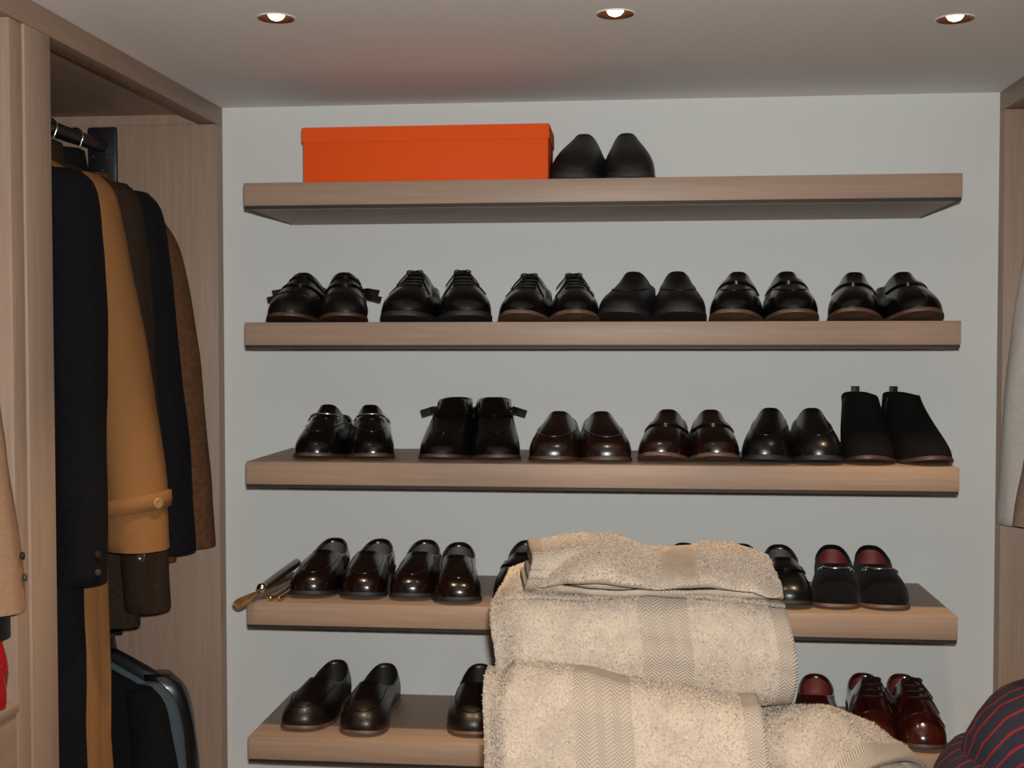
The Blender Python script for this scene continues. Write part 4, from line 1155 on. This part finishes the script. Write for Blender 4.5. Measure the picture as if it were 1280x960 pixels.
h1 = jv(0, 0.028, 1.43, (0.058, 0.072), nk1); h2 = jv(0, 0.024, 1.50, (0.072, 0.090), h1); h3 = jv(0, 0.012, 1.565, (0.066, 0.082), h2); h4 = jv(0, 0.008, 1.60, (0.035, 0.045), h3)
nose = jv(0, 0.125, 1.478, 0.011, h2)
for sg in (-1, 1):
    hp = jv(sg * 0.085, 0, 0.79, (0.082, 0.085), pel); kn = jv(sg * 0.095, 0.01, 0.45, 0.054, hp); cf = jv(sg * 0.098, -0.012, 0.30, 0.052, kn); an = jv(sg * 0.10, -0.012, 0.08, 0.036, cf)
    hl = jv(sg * 0.102, -0.01, 0.036, 0.034, an); bl = jv(sg * 0.115, 0.12, 0.026, (0.042, 0.022), hl); te = jv(sg * 0.12, 0.175, 0.022, (0.032, 0.017), bl)
    shd = jv(sg * 0.115, 0.0, 1.238, 0.040, upc); dl_ = jv(sg * 0.160, 0.0, 1.200, 0.038, shd); el = jv(sg * 0.20, -0.01, 1.00, 0.036, dl_); fo = jv(sg * 0.205, 0.0, 0.90, 0.033, el); wr = jv(sg * 0.205, 0.015, 0.79, 0.023, fo)
    pm = jv(sg * 0.203, 0.025, 0.745, (0.017, 0.034), wr)
    for k in range(4):
        yy = -0.005 + 0.019 * k; ln = [0.060, 0.074, 0.080, 0.070][k]
        a = jv(sg * 0.203, yy + 0.008, 0.715, 0.0088, pm); b = jv(sg * 0.198, yy + 0.014, 0.715 - ln * 0.5, 0.0082, a); c = jv(sg * 0.186, yy + 0.014, 0.715 - ln, 0.0072, b)
    a = jv(sg * 0.196, 0.055, 0.755, 0.0098, pm); b = jv(sg * 0.190, 0.075, 0.725, 0.0088, a); c = jv(sg * 0.186, 0.082, 0.70, 0.0076, b)
body = skin_mesh('body', V, Eg, Rd, 'skin', p, 2, pel)
for sg in (-1, 1):
    ev, ef = lathe_data([(0.0001, -0.011)] + [(0.011 * math.sin(a), -0.011 * math.cos(a)) for a in [PI * i / 8 for i in range(1, 8)]] + [(0.0001, 0.011)], 12)
    mesh_obj('eye', [Vector((sg * 0.030, 0.098, 1.495)) + v for v in ev], ef, 'eye_white', body)
    mesh_obj('ear', [Vector((sg * 0.078 + v.x * 0.8, 0.012 + v.y * 1.6, 1.485 + v.z * 2.6)) for v in ev], ef, 'skin', body)
tube('mouth', [(-0.024, 0.100, 1.442), (-0.01, 0.108, 1.443), (0.01, 0.108, 1.443), (0.024, 0.100, 1.442)], 0.0045, 'cordovan', body, 8)
# hair cap
hv, hf = [], []
nh, mh = 14, 28
for i in range(nh + 1):
    a = PI * 0.66 * i / nh
    for k in range(mh):
        b = 2 * PI * k / mh
        lo = 1.0 if math.sin(b) < 0.35 else (0.52 / 0.66 if math.sin(b) > 0.6 else 0.8)
        aa = a * lo
        r = 1 + 0.03 * noise.noise(Vector((b * 4, aa * 5, 3)))
        hv.append(Vector((0.086 * r * math.sin(aa) * math.cos(b), 0.008 + 0.106 * r * math.sin(aa) * math.sin(b), 1.505 + 0.118 * r * math.cos(aa))))
for i in range(nh):
    for k in range(mh):
        k2 = (k + 1) % mh; hf.append((i * mh + k, i * mh + k2, (i + 1) * mh + k2, (i + 1) * mh + k))
mesh_obj('hair', hv, hf, 'hair_dark', p)
# trousers
V2, E2, R2 = [], [], []
def tv_(x, y, z, r, prev=None):
    V2.append((x, y, z)); R2.append(r); i = len(V2) - 1
    if prev is not None: E2.append((prev, i))
    return i
a0 = tv_(0, 0, 0.95, (0.135, 0.105)); a1 = tv_(0, 0, 0.84, (0.150, 0.118), a0)
for sg in (-1, 1):
    b = tv_(sg * 0.088, 0, 0.76, (0.095, 0.098), a1); c = tv_(sg * 0.097, 0.008, 0.45, 0.072, b); d = tv_(sg * 0.10, -0.005, 0.09, 0.064, c)
skin_mesh('trousers', V2, E2, R2, 'trouser_cloth', p, 2, a1)
# shirt: body and sleeves, stripes follow the cloth
def shirt():
    secs = [(0.80, 0.175, 0.125), (0.90, 0.168, 0.120), (1.00, 0.158, 0.112), (1.10, 0.166, 0.114), (1.20, 0.178, 0.113), (1.235, 0.176, 0.107), (1.262, 0.172, 0.100), (1.285, 0.166, 0.093),
            (1.302, 0.158, 0.087), (1.315, 0.149, 0.082), (1.3235, 0.138, 0.078), (1.329, 0.124, 0.075), (1.335, 0.105, 0.072), (1.345, 0.084, 0.068), (1.358, 0.070, 0.064), (1.375, 0.062, 0.062)]
    n = 64; vs, fs, st = [], [], []
    # densify
    zz = []
    for (a, b) in zip(secs, secs[1:]):
        for q in range(4): f = q / 4; zz.append(tuple(a[i] + (b[i] - a[i]) * f for i in range(3)))
    zz.append(secs[-1])
    for (z, a, b) in zz:
        for k in range(n):
            t_ = 2 * PI * k / n; c, s = math.cos(t_), math.sin(t_)
            x = a * math.copysign(abs(c) ** 0.85, c); y = b * math.copysign(abs(s) ** 0.85, s)
            d = 0.006 * noise.noise(Vector((x * 9, y * 9, z * 9))) + 0.003 * noise.noise(Vector((x * 25, y * 25, z * 25)))
            v = Vector((x + d * c, y + d * s, z + d * 0.6)); vs.append(v)
    for i in range(len(zz) - 1):
        for k in range(n):
            k2 = (k + 1) % n; fs.append((i * n + k, i * n + k2, (i + 1) * n + k2, (i + 1) * n + k))
    return vs, fs
sv_, sf_ = shirt()
sh = mesh_obj('shirt', sv_, sf_, 'shirt_stripe_body', p)
ul = sh.data.uv_layers.new(name='UVMap')
for lp in sh.data.loops:
    v = sh.data.vertices[lp.vertex_index].co
    # stripes run along the slope of the lowered left shoulder and across the back
    crest = np.interp(abs(v.x), *zip(*[(0.062, 1.375), (0.084, 1.345), (0.105, 1.335), (0.138, 1.3235), (0.158, 1.302), (0.172, 1.262), (0.178, 1.20)]))
    s_ = (crest - v.z) * 0.85 + 0.55 * abs(v.y) + 0.10 * max(0.0, 0.17 - abs(v.x))
    ul.data[lp.index].uv = (v.x, s_ / 0.0165 + 0.35)
md = sh.modifiers.new('thick', 'SOLIDIFY'); md.thickness = 0.002; md.offset = 1
for sg in (-1, 1):
    path = [(0.146, 0.0, 1.272, 0.018, 0.062), (0.152, 0.0, 1.262, 0.034, 0.072), (0.162, 0.0, 1.225, 0.045, 0.070), (0.180, -0.004, 1.13, 0.048, 0.060), (0.202, -0.010, 1.00, 0.046, 0.050), (0.206, -0.002, 0.89, 0.042, 0.044), (0.206, 0.013, 0.80, 0.034, 0.036)]
    m, sides = 36, 32; vs, fs, cu = [], [], []
    PP = [np.array(q) for q in path]; S = len(PP) - 1
    for i in range(m + 1):
        u = i / m * S; k = min(int(u), S - 1); f = u - k
        a, b, c, d = PP[max(k - 1, 0)], PP[k], PP[k + 1], PP[min(k + 2, S)]
        q = 0.5 * (2 * b + (c - a) * f + (2 * a - 5 * b + 4 * c - d) * f * f + (3 * b - a - 3 * c + d) * f ** 3)
        tilt = max(0.0, 1 - i / 12) * 0.75
        for kk in range(sides):
            an_ = 2 * PI * kk / sides
            ex = q[3] * math.cos(an_); ey = q[4] * math.sin(an_)
            w_ = 1 + 0.09 * noise.noise(Vector((an_ * 1.2, q[2] * 12, sg * 3)))
            vs.append(Vector((sg * (q[0] + ex * math.cos(tilt) * w_), q[1] + ey * w_, q[2] + ex * math.sin(tilt) * -0.2 * 1 * w_)))
            cu.append((an_ * 0.052 / 0.0165 + 0.02 * i, i / m))
    for i in range(m):
        for kk in range(sides):
            k2 = (kk + 1) % sides; fs.append((i * sides + kk, i * sides + k2, (i + 1) * sides + k2, (i + 1) * sides + kk))
    fs.append(tuple(range(sides)))
    so = mesh_obj('sleeve', vs, fs, 'shirt_stripe_sleeve', sh)
    ul = so.data.uv_layers.new(name='UVMap')
    for poly in so.data.polygons:
        ids = [so.data.loops[l].vertex_index for l in poly.loop_indices]
        wrap = any(v % sides == 0 for v in ids) and any(v % sides == sides - 1 for v in ids)
        for l in poly.loop_indices:
            vi = so.data.loops[l].vertex_index; uu, vv_ = cu[vi]
            if wrap and vi % sides == 0: uu += 2 * PI * 0.052 / 0.0165
            ul.data[l].uv = (uu, vv_)
# collar
cv, cf_ = [], []
for k in range(33):
    a = 2 * PI * k / 32 + PI / 2
    for rr, z in ((0.060, 1.362), (0.062, 1.392), (0.066, 1.390), (0.074, 1.360)):
        cv.append(Vector((rr * math.cos(a), rr * math.sin(a) + 0.006, z)))
for k in range(32):
    for j in range(3): cf_.append((k * 4 + j, k * 4 + 4 + j, k * 4 + 5 + j, k * 4 + 1 + j))
mesh_obj('collar', cv, cf_, 'trouser_cloth', sh)
